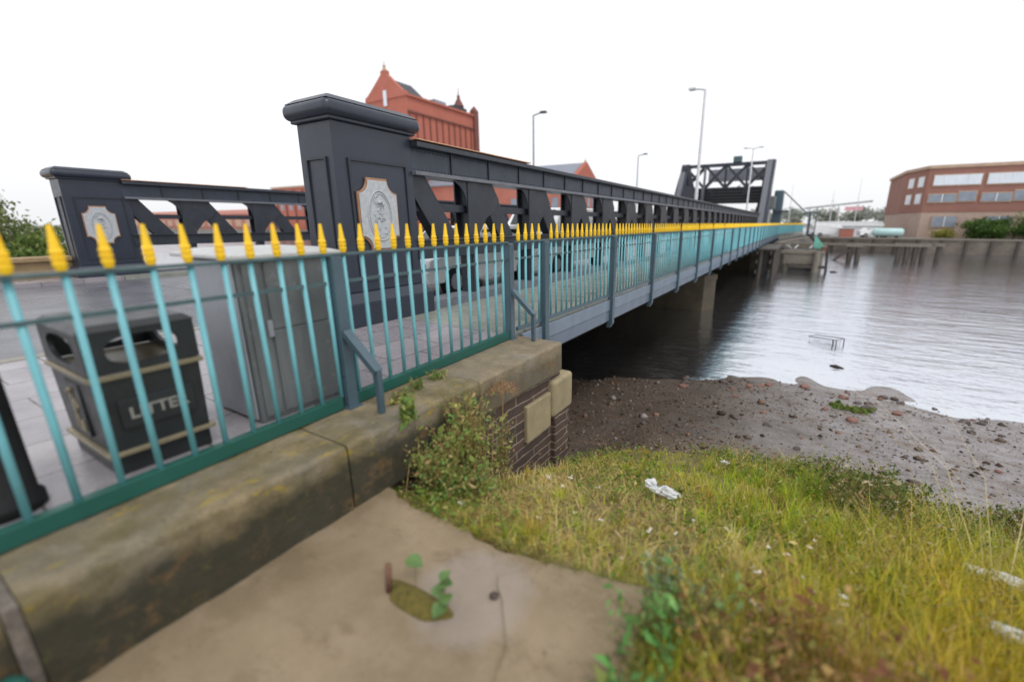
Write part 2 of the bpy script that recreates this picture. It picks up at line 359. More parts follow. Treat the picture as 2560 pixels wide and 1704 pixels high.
# ------------------------------------------------------------------ terrain
def vnoise(x, y, s, seed=0):
    r = np.random.default_rng(100+seed); o = np.zeros_like(x, float)
    for k in range(6):
        a = r.uniform(0, 2*np.pi); f = s*r.uniform(.6, 1.7); p = r.uniform(0, 6.28, 2)
        o += np.sin((x*np.cos(a)+y*np.sin(a))*f+p[0]+1.3*np.sin((x*np.sin(a)-y*np.cos(a))*f*.7+p[1]))
    return o/6
def y_shore(x): return 13.0+np.minimum(x+1, 0)*.68+.25*np.sin(x*1.3)
def y_grass(x): return np.interp(x, [-6,-2.5,-1.9,-.7,.4,1.8,2.8,6,12], [4.6,4.9,6.1,6.5,6.7,6.35,5.9,6.0,7.0])
def height(x, y):
    x = np.asarray(x, float); y = np.asarray(y, float)
    b0 = -.545-.10*np.clip(x+.3, 0, 8)
    yg, ys = y_grass(x), y_shore(x)
    g = np.clip((y-1.8)/(yg-1.8), 0, 1); m = np.clip((y-yg)/(ys-yg), 0, 1)
    z = b0+(-2.0-b0)*g-.8*m**.85-.03*np.clip(y-ys, 0, 2)-.10*np.clip(y-ys-2, 0, 12)
    amp = .02+.05*np.clip((y-1.6)/2, 0, 1)*np.clip((11-y)/3, .7, 1)
    return z+amp*vnoise(x, y, 1.6, 1)+.5*amp*vnoise(x, y, 4.5, 2)

xs = np.concatenate([np.linspace(-18, -4, 40), np.linspace(-3.8, 7, 190), np.linspace(7.3, 40, 60)])
ys = np.concatenate([np.linspace(-14, 0, 20), np.linspace(.1, 16, 260), np.linspace(16.5, 24, 12)])
X, Y = np.meshgrid(xs, ys); Z = height(X, Y)
nx, ny = len(xs), len(ys)
idx = np.arange(nx*ny).reshape(ny, nx)
F = np.stack([idx[:-1,:-1], idx[:-1,1:], idx[1:,1:], idx[1:,:-1]], -1).reshape(-1, 4)
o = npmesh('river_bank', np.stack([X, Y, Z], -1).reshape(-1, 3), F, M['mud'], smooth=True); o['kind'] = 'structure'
o = MB().add([(-2500,-1500,-2.8),(2500,-1500,-2.8),(2500,2500,-2.8),(-2500,2500,-2.8)], [(0,1,2,3)]).build('water', M['water']); o['kind'] = 'structure'
# land behind the abutment, road and pavement
def struct(mb, name, m, **k):
    o = mb.build(name, m, **k); o['kind'] = 'structure'; return o
struct(MB().box(-70, -3.13, -60, 4.55, -4, -.145), 'ground', M['tanwall'])
struct(MB().box(-7.0, -3.13, -60, 4.55, -.14, 0), 'pavement', M['paving'])
struct(MB().box(-16.0, -7.16, -60, 4.55, -.14, -.10), 'road', M['road'])
struct(MB().box(-7.16, -7.0, -60, 4.55, -.14, .015), 'kerb', M['kerb'], bevel=.02)
struct(MB().box(-20, -16.0, -60, 4.55, -.14, 0.0), 'far_pavement', M['paving'])
# far bank
struct(MB().box(-600, 600, 84, 2200, -5, -.75), 'far_bank', M['land'])

# ------------------------------------------------------------------ abutment wall with its coping
aw = empty('retaining_wall', (-2.5, 2.4, -1), 'dark stone retaining wall with rounded sandstone coping at the bridge end', 'wall')
MB().box(-3.12, -2.52, -6, 4.72, -3, -.44).build('masonry', M['masonry'], aw)
def coping(y0, y1, x1, z0, m):
    p = [(-3.125, z0), (x1, z0)]
    r = .035
    for k in range(9):
        t = k/8*math.pi/2; p.append((x1-r+r*math.cos(t), -.02-r+r*math.sin(t)))
    p.append((-3.125, -.02))
    n = 14; mb = MB(); vs = []; fs = []
    L = len(p)
    for i in range(n+1):
        yy = y0+(y1-y0)*i/n
        for (a, bz) in p:
            jig = .007*math.sin(yy*9+a*5)+.005*math.sin(yy*23+bz*30) if a > -3 else 0
            endr = .0
            if i in (0, n): endr = .008
            vs.append((a+jig-(endr if a > -2.7 else 0), yy, bz+jig*.5-(endr if bz > -.15 else 0)))
    for i in range(n):
        for k in range(L):
            k2 = (k+1) % L; fs.append((i*L+k, i*L+k2, i*L+L+k2, i*L+L+k))
    fs += [tuple(range(L-1,-1,-1)), tuple(range(n*L, n*L+L))]
    mb.add(vs, fs)
    o = mb.build('coping_stone', m, aw)
    return o
coping(.155, 1.585, -2.44, -.56, M['coping_a'])
coping(1.60, 2.985, -2.44, -.50, M['coping_a'])['label'] = 'mossy coping stone behind the weeds'
o = coping(3.0, 4.66, -2.44, -.40, M['coping_b'])
# far end of the last coping stone is rounded too
b_ = o.modifiers.new('bevel', 'BEVEL'); b_.width = .05; b_.segments = 3; b_.limit_method = 'ANGLE'; b_.angle_limit = R(60)
coping(-5, .10, -2.47, -.54, M['coping_a'])
MB().box(-3.12, -2.455, .104, .151, -.55, -.035).build('mortar_joint', simple('crumbling_mortar', srgb(118,110,102), .9, .45, 22, srgb(110,62,50), 1.0), aw)
o = MB().lathe([(.055,0),(.055,.19),(.05,.215),(.03,.235),(.004,.24)], (-2.37,.055,-.5), 16).build('pipe', M['green'], smooth=False); tag(o, 'dark green capped pipe end standing on the slab by the coping joint', 'pipe')
MB().box(-2.72, -2.44, 4.42, 4.95, -.98, -.49).build('quoin_stone', M['quoin'], aw, bevel=.05, seg=3)
MB().box(-2.58, -2.475, 3.86, 4.415, -1.08, -.62).build('quoin_stone', M['quoin'], aw, bevel=.015)
MB().box(-2.75, -2.46, 4.5, 4.88, -3, -.985).build('corner_masonry', M['masonry'], aw, bevel=.02)
MB().box(-17.8, -2.76, 4.55, 4.86, -4, -.62).build('front_face', M['pier'], aw)

# concrete landing slab
pts = [(-2.515,-4),(-.42,-4),(-.40,1.0),(-.44,1.95),(-.95,1.885),(-1.03,1.84),(-1.3,1.80),(-1.7,1.80),(-2.1,1.84),(-2.515,1.90)]
wob = []
for i in range(len(pts)):                                  # broken, slightly wandering edge
    (ax, ay), (bx_, by_) = pts[i], pts[(i+1) % len(pts)]
    L = math.hypot(bx_-ax, by_-ay); n_ = max(1, int(L/.05)) if (ax > -2.5 or bx_ > -2.5) and ay > -1.5 else 1
    for k in range(n_):
        t = k/n_; x = ax+(bx_-ax)*t; y = ay+(by_-ay)*t
        d = .018*math.sin(x*9+y*13)+.012*math.sin(x*31-y*27)+random.uniform(-.008,.008) if x > -2.5 else 0
        wob.append((x+d*.8, y+d))
pts = wob
sl = struct(MB().prism(pts, 'z', -.72, -.5), 'landing_slab', M['slab'], bevel=.02, seg=2)

p2 = [(-1.02,1.83),(-.47,1.93),(-.44,1.0),(-.45,-1.0),(-1.0,-1.0),(-.78,.5),(-.86,1.05),(-1.02,1.38),(-1.24,1.60),(-1.14,1.70)]
w2_ = []
for i in range(len(p2)):
    (ax, ay), (bx_, by_) = p2[i], p2[(i+1) % len(p2)]; n_ = max(1, int(math.hypot(bx_-ax, by_-ay)/.05))
    for k in range(n_):
        t = k/n_; x = ax+(bx_-ax)*t; y = ay+(by_-ay)*t; w2_.append((x+.012*math.sin(y*23+x*9), y+.012*math.sin(x*29-y*7)))
struct(MB().prism(w2_, 'z', -.52, -.486), 'slab_patch', M['slab'], bevel=.008, seg=2)

# ------------------------------------------------------------------ railing parts
def spear_mesh():
    return MB().lathe([(.011,0),(.019,.004),(.022,.020),(.0255,.026),(.0255,.044),(.020,.047),(.020,.052),(.0265,.055),(.0265,.072),(.020,.075),(.020,.080),(.0265,.083),(.0255,.094),(.021,.099),(.0095,.205),(.008,.210)], n=10)
SPX = .167
def sub_instances(src, parent, places):
    for i, p in enumerate(places):
        o = src if i == 0 else src.copy()
        if i: COL.objects.link(o)
        o.parent = parent; o.location = p; o.rotation_euler = (random.gauss(0,.006), random.gauss(0,.006), random.uniform(-.2,.2))
th = R(2.26)
ab = empty('railing', (-2.912, 0, 0), 'teal railing with yellow spear tops on the stone coping', 'railing', rz=th)
S0, S1 = -1.55, 4.40
MB().box(-.026, .026, S0, S1, 1.166, 1.186).build('top_rail', M['rail'], ab, local=True, bevel=.003)
MB().box(-.008, .008, S0, S1, .962, .986).build('middle_rail', M['rail'], ab, local=True)
MB().box(-.03, .03, S0, 2.0-.05, -.012, .082).build('bottom_rail', M['green'], ab, local=True, bevel=.004)
MB().box(-.03, .03, 2.06, S1, -.012, .082).build('bottom_rail', M['green'], ab, local=True, bevel=.004)
bars = [.292+SPX*k for k in range(-11, 26)]
bars = [s for s in bars if S0+.03 < s < S1-.04]
bl = MB().tube([(0,0,.082),(0,0,.5),(0,0,1.166)], .0165, 8).build('baluster', M['teal'], ab, local=True, smooth=True)
sub_instances(bl, ab, [(0, s, 0) for s in bars if abs(s-2.03) > .05])
sp = spear_mesh().build('spear_head', M['yellow'], ab, local=True, smooth=False)
sub_instances(sp, ab, [(0, s, 1.186) for s in bars])
def post_with_stay(s, parent, zt=1.164):
    MB().box(-.05, .05, s-.045, s+.045, -.02, zt).build('post', M['post'], parent, local=True, bevel=.006)
    MB().box(-.075, .075, s-.06, s+.06, -.025, -.008).build('base_plate', M['post'], parent, local=True)
    mb = MB(); X1 = .335
    mb.bar((.045, s, .60), (X1, s+.02, .315), .075, .05)
    mb.build('brace', M['post'], parent, local=True, bevel=.005)
    MB().bar((X1-.005, s+.02, .335), (X1-.005, s+.02, -.03), .045, .045).build('stay_leg', M['post'], parent, local=True, bevel=.005)
post_with_stay(2.03, ab); post_with_stay(4.43, ab); post_with_stay(-1.2, ab)

# bridge railing
XB = -3.085; YB0, YB1 = 4.52, 64.
br = empty('railing', (XB, YB0, 0), 'long teal railing with yellow spear tops running out along the bridge walkway', 'railing')
MB().box(XB-.026, XB+.026, YB0+.06, YB1, 1.166, 1.186).build('top_rail', M['rail'], br, bevel=.003)
MB().box(XB-.008, XB+.008, YB0+.06, YB1, .962, .986).build('middle_rail', M['rail'], br)
MB().box(XB-.02, XB+.02, YB0+.06, YB1, .05, .10).build('bottom_rail', M['post'], br, bevel=.004)
PY = [5.25+2.56*k for k in range(23)]
bb = [YB0+.12+SPX*k for k in range(int((YB1-YB0-.2)/SPX))]
bb = [y for y in bb if min(abs(y-p) for p in PY) > .07]
bl2 = MB().tube([(0,0,.10),(0,0,.5),(0,0,1.166)], .0165, 8).build('baluster', M['teal'], br, local=True, smooth=True)
sub_instances(bl2, br, [(0, y-YB0, 0) for y in bb[:100]])
sp2 = sp.copy(); sp2.data = sp.data; COL.objects.link(sp2)
sub_instances(sp2, br, [(0, y-YB0, 1.186) for y in bb[:100]])
mb = MB(); ms = MB(); pf = [(.024,0),(.029,.045),(.030,.098),(.009,.205)]
for y in bb[100:]:
    mb.tube([(XB,y,.10),(XB,y,1.166)], .0165, 6, False)
    ms.lathe([(r, z) for r, z in pf], (XB, y, 1.186), 6)
o = mb.build('baluster_row', M['teal'], br, smooth=True); o['kind'] = 'stuff'
o = ms.build('spear_head_row', M['yellow'], br); o['kind'] = 'stuff'
for i, y in enumerate(PY):
    MB().box(XB-.03, XB+.075, y-.055, y+.055, -.40, 1.164).prism([(XB-.03,-.40),(XB+.075,-.40),(XB+.075,-.47),(XB+.02,-.56),(XB-.05,-.56)], 'y', y-.05, y+.05).build('post', M['post'], br, bevel=.006)
mb = MB()
mb.box(-.03-.05, .06, 4.43+.085-.05, 4.52, 0, 0)  # placeholder removed below
del mb

# farther railing, bending to the right past the portal
fr = empty('railing', (-2.0, 76, 0), 'far teal railing with yellow tops bending right beyond the lifting portal', 'railing')
pA, pB = Vector((XB,64.06,0)), Vector((-.55,90,0)); dF = (pB-pA)
MB().bar(pA+Vector((0,0,1.176)), pB+Vector((0,0,1.176)), .05, .03).build('top_rail', M['rail'], fr); MB().bar(pA+Vector((0,0,.07)), pB+Vector((0,0,.07)), .05, .06).build('bottom_rail', M['rail'], fr)
mb = MB(); ms = MB()
for i in range(156):
    p = pA+dF*(i+.5)/156; mb.tube([(p.x,p.y,.1),(p.x,p.y,1.16)], .017, 5, False); ms.lathe(pf, (p.x,p.y,1.19), 5)
mb.build('baluster_row', M['teal'], fr)['kind'] = 'stuff'; ms.build('spear_head_row', M['yellow'], fr)['kind'] = 'stuff'
for i in range(11):
    p = pA+dF*(i+.5)/11; MB().box(p.x-.05,p.x+.05,p.y-.05,p.y+.05,-.4,1.16).build('post', M['post'], fr)
MB().prism([(-3.1,66.02),(XB+.05,66.02),(-.45,90),(-.5,92),(-16,92),(-16,66.02)], 'z', -.6, -.01).build('approach_deck', M['walk'], fr)

# ------------------------------------------------------------------ bridge deck
bd = empty('road_bridge', (-10, 5, 0), 'long road bridge with blue grey steel fascia over the river', 'bridge')
MB().box(-5.9, XB-.04, 4.57, 66, -.30, -.005).build('walkway', M['walk'], bd)
MB().box(-16.0, -5.9, 4.57, 66, -.32, -.10).build('carriageway', M['road'], bd)
MB().box(-18.6, -16.0, 4.57, 66, -.30, -.005).build('walkway', M['walk'], bd)
MB().box(XB-.03, XB+.02, 4.7, 66, -.215, -.02).build('fascia', M['fascia'], bd, bevel=.006)
MB().box(XB-.03, XB+.008, 4.7, 66, -.42, -.219).build('fascia', M['fascia2'], bd, bevel=.006)
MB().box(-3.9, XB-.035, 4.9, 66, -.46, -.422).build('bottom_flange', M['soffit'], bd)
for k in range(23):
    y = 5.3+2.56*k
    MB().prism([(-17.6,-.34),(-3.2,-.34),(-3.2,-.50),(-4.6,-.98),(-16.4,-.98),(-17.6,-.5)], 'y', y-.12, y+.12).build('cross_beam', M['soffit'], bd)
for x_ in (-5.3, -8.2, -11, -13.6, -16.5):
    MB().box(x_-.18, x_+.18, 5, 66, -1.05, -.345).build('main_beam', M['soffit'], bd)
for y, lab in ((23.3, 'brown masonry bridge pier standing in the river, the one nearest the near bank'), (44.5, 'second masonry bridge pier farther out in the dark water')):
    o = empty('bridge_pier', (-10, y, -3), lab, 'pier', 'bridge piers')
    MB().prism([(-17.0,y-.9),(-4.0,y-.9),(-3.6,y),(-4.0,y+.9),(-17.0,y+.9)], 'z', -5, -1.35).build('shaft', M['pier'], o)
    MB().prism([(-17.1,y-1.0),(-3.98,y-.95),(-3.55,y),(-3.98,y+.95),(-17.1,y+1.0)], 'z', -1.346, -1.055).build('cap', M['pier'], o, bevel=.03)

# ------------------------------------------------------------------ truss girders
XG = -5.42
def make_girder():
    g = empty('truss_girder', (XG, 5.1, 0), 'black steel truss girder behind the walkway, nearest the river side', 'girder')
    y0, y1 = 5.1, 62
    # top chord: web, flanges, raised plates and rivets
    MB().box(XG-.10, XG+.10, y0, y1, 2.17, 2.50).build('top_chord', M['chordweb'], g)
    MB().box(XG-.26, XG+.26, y0, y1, 2.503, 2.575).box(XG-.22, XG+.16, y0, y1, 2.577, 2.60).build('top_flange', M['black2'], g, bevel=.006)
    MB().box(XG-.26, XG+.20, y0, y1, 2.11, 2.167).build('bottom_flange', M['flange'], g, bevel=.006)
    y = y0+.9
    while y < y1: MB().box(XG+.10, XG+.125, y-.02, y+.02, 2.168, 2.502).build('stiffener', M['black2'], g); y += 1.03
    rv = MB()
    y = y0+.06
    while y < 24:
        for z in (2.205, 2.465):
            rv.lathe([(.013,0),(.010,.008),(.004,.011)], (0,0,0), 5)
            n = 15
            for i in range(len(rv.v)-n, len(rv.v)):
                a, b_, c_ = rv.v[i]; rv.v[i] = (XG+.10+c_, y+a, z+b_)
        y += .085
    rv.build('rivet', M['chordweb'], g)['kind'] = 'stuff'
    MB().box(XG+.10, XG+.26, y0, y0+3.2, 2.603, 2.618).build('lit_flange_edge', M['lit_edge'], g)  # tan strip paints the lit edge of the top flange
    MB().box(XG-.2, XG+.14, y0, y1, .84, 1.12).box(XG-.26, XG+.2, y0, y1, 1.122, 1.15).build('bottom_chord', M['black2'], g, bevel=.005)
    MB().box(XG-.2, XG+.2, y0, y1, -.02, .14).build('kerb_plate', M['flange'], g)
    MB().box(XG-.12, XG+.02, y0, y1, 1.585, 1.71).build('side_rail', M['black2'], g, bevel=.006)
    yk = y0; P = 2.05
    k = 0
    while True:
        yc = 6.52+P*k
        if yc > y1-.2: break
        prev = yc-P
        # diagonal: broad plate from behind the last vertical down towards the foot of this one
        st_ = prev+.36 if k else y0+.03
        MB().bar((XG-.03, st_, 2.16), (XG-.03, st_+.86, .98), .20, .40, up=(0,0,1)).build('diagonal', M['black2'], g, bevel=.006)
        mv = M['black2'] if k < 4 else M['vertical']
        MB().box(XG-.20, XG-.17, yc-.15, yc+.15, .85, 2.11).box(XG+.10, XG+.13, yc-.15, yc+.15, .85, 2.11).box(XG-.16, XG+.09, yc-.09, yc+.09, .0, .845).box(XG-.17, XG+.10, yc-.05, yc+.05, .0, 2.108).build('vertical', mv, g)
        # flared gusset plates under the chord
        MB().prism([(yc-.151,2.108),(yc-.46,2.108),(yc-.33,2.03),(yc-.24,1.93),(yc-.18,1.80),(yc-.151,1.62)], 'x', XG+.09, XG+.115).build('gusset_plate', M['black2'], g)
        MB().prism([(yc+.151,2.108),(yc+.60,2.108),(yc+.80,1.83),(yc+.62,1.62),(yc+.40,1.50),(yc+.151,1.20)], 'x', XG+.09, XG+.115).build('gusset_plate', M['black2'], g)
        k += 1
    return g
g1 = make_girder()
g2 = copy_tree(g1); g2.location.x = -16.6; g2.location.z = -.06
g2['label'] = 'black steel truss girder across the carriageway, on the far side of the road'

# ------------------------------------------------------------------ pylons
def make_pylon():
    x0, x1, y0, y1 = -6.02, -5.315, 3.80, 5.12
    p = empty('pylon', (-5.66, 4.46, 0), 'large black pylon with a silver crest plaque at the near end of the girder', 'pylon')
    MB().frustum((x0-.02,x1+.02,y0-.02,y1+.02), (x0,x1,y0,y1), .46, 2.66).build('shaft', M['black'], p, bevel=.015)
    MB().box(x0-.14, x1+.14, y0-.14, y1+.14, -.02, .32).frustum((x0-.14,x1+.14,y0-.14,y1+.14), (x0-.03,x1+.03,y0-.03,y1+.03), .322, .46).build('plinth', M['black'], p, bevel=.008)
    # moulding frames, coloured dark to carry the shade of panel grooves
    ya, yb_, t_ = y0+.18, y1-.14, .028
    MB().box(x1-.01, x1+.03, ya, yb_, 2.20, 2.20+t_).box(x1-.01, x1+.03, ya, yb_, .60, .60+t_).box(x1-.01, x1+.03, ya, ya+t_, .60+t_, 2.20).box(x1-.01, x1+.03, yb_-t_, yb_, .60+t_, 2.20).build('panel_moulding', M['rail_d'], p)
    xa, xb_ = x0+.14, x1-.14
    MB().box(xa, xb_, y0-.03, y0+.01, 2.20, 2.20+t_).box(xa, xb_, y0-.03, y0+.01, .60, .60+t_).box(xa, xa+t_, y0-.03, y0+.01, .60+t_, 2.20).box(xb_-t_, xb_, y0-.03, y0+.01, .60+t_, 2.20).build('panel_moulding', M['rail_d'], p)
    cap = MB()
    cap.box(x0-.05, x1+.05, y0-.05, y1+.05, 2.655, 2.70)
    cap.build('cap_neck', M['black'], p, bevel=.012)
    o = MB().box(x0-.125, x1+.125, y0-.125, y1+.125, 2.69, 2.885).build('cap_roll', M['black'], p, bevel=.085, seg=6, smooth=True)
    MB().frustum((x0-.09,x1+.09,y0-.09,y1+.09), (x0+.0,x1-.0,y0+.0,y1-.0), 2.88, 2.945).build('cap_top', M['black'], p, bevel=.012)
    # crest plaque with concave corners
    cy, cz, hw, hh, r = 4.39, 1.51, .325, .475, .16
    def outline(s):
        pts = []
        for sy, sz, rev in ((1,1,0),(1,-1,1),(-1,-1,0),(-1,1,1)):
            c = []
            for i in range(7):
                t = i/6*math.pi/2
                c.append((cy+sy*(hw*s-r*s*math.cos(t)), cz+sz*(hh*s-r*s*math.sin(t)*1.15)))
            # from the top/bottom edge to the side edge
            c = c if rev else c[::-1]
            c2 = []
            pts += c[::-1]
        return pts
    pl = MB().prism(outline(1.04), 'x', x1+.0185, x1+.045).build('plaque', M['copper'], p)
    MB().prism(outline(.97), 'x', x1+.0455, x1+.062).build('plaque_face', M['silver'], pl, bevel=.006)
    # relief: pointed oval rim with scroll work inside (a generic worn casting)
    rel = MB(); xr = x1+.066
    oval = lambda s, t: (xr, cy+.20*s*math.sin(t), cz-.02+.33*s*math.cos(t)*(1.0 if math.cos(t) < 0 else 1.05))
    rel.tube([oval(1, 2*math.pi*i/36) for i in range(37)], .010, 6, False)
    rel.tube([oval(.88, 2*math.pi*i/36) for i in range(37)], .005, 6, False)
    rr = random.Random(5)
    for k in range(13):
        a0 = rr.uniform(0, 6.28); c_ = (cy+rr.uniform(-.07,.07), cz+rr.uniform(-.2,.18)); R0 = rr.uniform(.03,.075)
        rel.tube([(xr, c_[0]+R0*(1-i/14)*math.cos(a0+i*.33), c_[1]+1.3*R0*(1-i/14)*math.sin(a0+i*.33)) for i in range(12)], [.011*(1-i/16) for i in range(12)], 6)
    rel.tube([(xr, cy-.01, cz+.2), (xr+.004, cy, cz+.16)], [.02,.045], 8)
    rel.build('relief', M['silver'], pl, smooth=True)
    return p
py1 = make_pylon()
py2 = copy_tree(py1); py2.location = (-16.85, 4.46+.1, -.16)
py2['label'] = 'black pylon with pale crest plaque across the road, beside the far girder'

# ------------------------------------------------------------------ litter bin
bn = empty('litter_bin', (-3.54, .90, 0), 'black square litter bin with gold bands and LITTER lettering, behind the railing', 'bin')
bx0, bx1, by0, by1 = -3.90, -3.185, .66, 1.17
MB().box(bx0+.02, bx1-.02, by0+.02, by1-.02, .0, .125).build('plinth', M['bin'], bn, bevel=.01)
MB().frustum((bx0+.015,bx1-.015,by0+.015,by1-.015), (bx0+.005,bx1-.005,by0+.005,by1-.005), .127, .575).build('body', M['bin'], bn, bevel=.012)
MB().box(bx0-.008, bx1+.008, by0-.008, by1+.008, .118, .146).build('lower_band', M['gold'], bn, bevel=.006)
MB().box(bx0-.012, bx1+.012, by0-.012, by1+.012, .568, .598).build('upper_band', M['gold'], bn, bevel=.006)
hood = MB()
def hole_panel(u0, u1, v0, v1, cu, cv, ru, rv_, fn, t):
    n = 32; ins = []; outp = []
    for i in range(n):
        a = 2*math.pi*i/n; c_, s_ = math.cos(a), math.sin(a)
        se = lambda w: math.copysign(abs(w)**.8, w)
        ins.append((cu+ru*se(c_), cv+rv_*se(s_)))
        k = 1/max(abs(c_), abs(s_)); outp.append((cu+(u1-u0)/2*c_*k, cv+(v1-v0)/2*s_*k))
    vs = [fn(u, v, 0) for u, v in outp]+[fn(u, v, 0) for u, v in ins]+[fn(u, v, t) for u, v in outp]+[fn(u, v, t) for u, v in ins]
    fs = []
    for i in range(n):
        j = (i+1) % n
        fs += [(i,j,n+j,n+i), (2*n+i,3*n+i,3*n+j,2*n+j), (n+i,n+j,3*n+j,3*n+i), (i,2*n+i,2*n+j,j)]
    hood.add(vs, fs)
zc, zh = .715, .115
hole_panel(by0, by1, .60, .835, (by0+by1)/2, .722, .165, .082, lambda u, v, t: (bx1-t, u, v), .022)
hole_panel(by0, by1, .60, .835, (by0+by1)/2, .722, .165, .082, lambda u, v, t: (bx0+t, u, v), .022)
hole_panel(bx0+.023, bx1-.023, .60, .835, (bx0+bx1)/2, .722, .23, .082, lambda u, v, t: (u, by0+t, v), .022)
hole_panel(bx0+.023, bx1-.023, .60, .835, (bx0+bx1)/2, .722, .23, .082, lambda u, v, t: (u, by1-t, v), .022)
hood.build('hood', M['bin'], bn)
MB().frustum((bx0-.012,bx1+.012,by0-.012,by1+.012), (bx0+.03,bx1-.03,by0+.03,by1-.03), .837, .875).build('lid', M['bin'], bn, bevel=.008)
pt = MB().box(bx1-.008, bx1+.006, .745, 1.10, .27, .44).build('name_plate', M['bin'], bn, bevel=.004)
def text_mesh(name, s, size, loc, rot, m, parent, ext=.003):
    cu = bpy.data.curves.new(name, 'FONT'); cu.body = s; cu.size = size; cu.extrude = ext; cu.align_x = 'CENTER'; cu.align_y = 'CENTER'; cu.offset = .0025
    to = bpy.data.objects.new(name+'_tmp', cu); COL.objects.link(to)
    dg = bpy.context.evaluated_depsgraph_get()
    me = bpy.data.meshes.new_from_object(to.evaluated_get(dg)); bpy.data.objects.remove(to)
    me.materials.clear(); me.materials.append(m)
    o = bpy.data.objects.new(name, me); COL.objects.link(o)
    o.parent = parent; o.rotation_euler = rot
    off = parent.location+(parent.parent.location if parent.parent else Vector())
    o.location = Vector(loc)-off
    return o
text_mesh('lettering', 'LITTER', .092, (bx1+.0095, .922, .355), (R(90), 0, R(90)), M['cream'], bn)
MB().box((bx0+bx1)/2-.12, (bx0+bx1)/2+.12, by0-.002, by0+.012, .20, .52).build('side_plate', M['bin'], bn, bevel=.004)
# generic gold figure dropping litter
fg = MB(); fx = (bx0+bx1)/2; fy = by0-.006
fg.lathe([(.004,-.018),(.018,-.008),(.018,.008),(.004,.018)], (fx-.02, fy, .47), 8)
fg.bar((fx-.02,fy,.45),(fx-.015,fy,.34),.008,.045,up=(1,0,0)).bar((fx-.02,fy,.34),(fx-.04,fy,.23),.008,.022,up=(1,0,0)).bar((fx-.01,fy,.34),(fx+.02,fy,.23),.008,.022,up=(1,0,0)).bar((fx-.01,fy,.43),(fx+.055,fy,.37),.008,.016,up=(1,0,1)).box(fx+.04,fx+.09,fy-.004,fy+.004,.23,.30)
fg.build('figure_emblem', M['gold'], bn)
# bollard
bo = empty('bollard', (-3.30, .27, 0), 'black round bollard beside the litter bin at the left edge', 'bollard')
MB().lathe([(.15,0),(.15,.06),(.13,.08),(.125,.76),(.132,.78),(.132,.82),(.115,.85),(.06,.875),(.01,.88)], (-3.30,.27,0), 24).build('shaft', M['binin'], bo, smooth=True)
# cabinet
cb = empty('utility_cabinet', (-3.55, 1.8, 0), 'grey utility cabinet with a pale lid close behind the railing', 'cabinet')
MB().box(-3.80, -3.21, 1.47, 2.19, 0, 1.165).build('body', M['stonegrey'], cb, bevel=.01)
MB().box(-3.79, -3.24, 1.452, 1.467, .03, 1.15).build('side_panel', M['cab_pale'], cb, bevel=.004)  # thin paler sheet over the left face of the cabinet
MB().box(-3.207, -3.195, 1.50, 1.62, .04, 1.14).box(-3.207, -3.196, 1.64, 2.17, .04, .66).box(-3.207, -3.196, 1.64, 2.17, .668, 1.14).build('door', M['stonegrey'], cb, bevel=.004)
MB().box(-4.02, -3.16, 1.42, 2.24, 1.168, 1.19).frustum((-4.02,-3.16,1.42,2.24), (-3.9,-3.28,1.54,2.12), 1.1905, 1.225).build('lid', M['lid'], cb, bevel=.008)

MB().box(-3.1955, -3.178, 1.60, 1.635, .62, .74).build('handle', M['cab_pale'], cb, bevel=.004)
for z in (.14, .56, .78, 1.06): MB().box(-3.1955, -3.184, 2.145, 2.172, z-.035, z+.035).build('hinge', M['cab_pale'], cb, bevel=.003)
# left side: low tan wall and shrubs beyond
lw = empty('boundary_wall', (-17.2, 0, 0), 'low tan stone wall along the far pavement, left of the far pylon', 'wall')
MB().box(-17.45, -17.1, -40, 3.9, 0, .42).build('wall', M['tanwall'], lw)
MB().box(-17.55, -17.0, -40, 3.95, .423, .55).build('coping', M['tanwall'], lw, bevel=.03)

# ------------------------------------------------------------------ foliage helpers
def leaves(P, size, cols, flat=.0, aspect=.45, rs=None):
    """rhombic leaves at points P; returns v, f, col"""
    rs = rs or rng
    n = len(P); d = rs.normal(size=(n,3)); d[:,2] *= (1-flat); d /= np.linalg.norm(d, axis=1)[:,None]
    u = rs.normal(size=(n,3)); u -= (u*d).sum(1)[:,None]*d; u /= np.linalg.norm(u, axis=1)[:,None]
    w = np.cross(d, u); s = (size*rs.uniform(.6, 1.4, n))[:,None]
    a = P-d*s*.5; b = P+u*s*aspect*.5+w*s*.08; c = P+d*s*.5; e = P-u*s*aspect*.5+w*s*.08
    v = np.stack([a,b,c,e],1).reshape(-1,3); f = np.arange(4*n).reshape(-1,4)
    return v, f, np.repeat(cols, 4, 0)
def pick(n, pal, wts, jit=.18, rs=None):
    rs = rs or rng
    pal = np.array([srgb(*c) for c in pal]); k = rs.choice(len(pal), n, p=np.array(wts)/sum(wts))
    return np.clip(pal[k]*(1+rs.uniform(-jit, jit, (n,1))), 0, 1)
def crown(root, c, r, n, size, pal, wts, clumps=26, seed=0, name='crown'):
    rs = np.random.default_rng(seed); c = np.array(c); r = np.array(r)
    cc = rs.normal(size=(clumps,3)); cc /= np.linalg.norm(cc,axis=1)[:,None]; cc *= rs.uniform(.25,.95,(clumps,1))
    cr = rs.uniform(.22,.42,clumps); k = rs.choice(clumps, n)
    P = cc[k]+rs.normal(size=(n,3))*cr[k][:,None]*.55
    P = c+P*r
    tone = rs.uniform(.7,1.25,clumps)[k][:,None]
    v, f, co = leaves(P, size, pick(n, pal, wts, rs=rs)*tone, rs=rs)
    off = np.array(root.location); return npmesh(name, v-off, f, M['leaf'], root, np.clip(co,0,1))
GREENS = [(84,108,50),(110,130,60),(68,90,46),(136,144,80)]
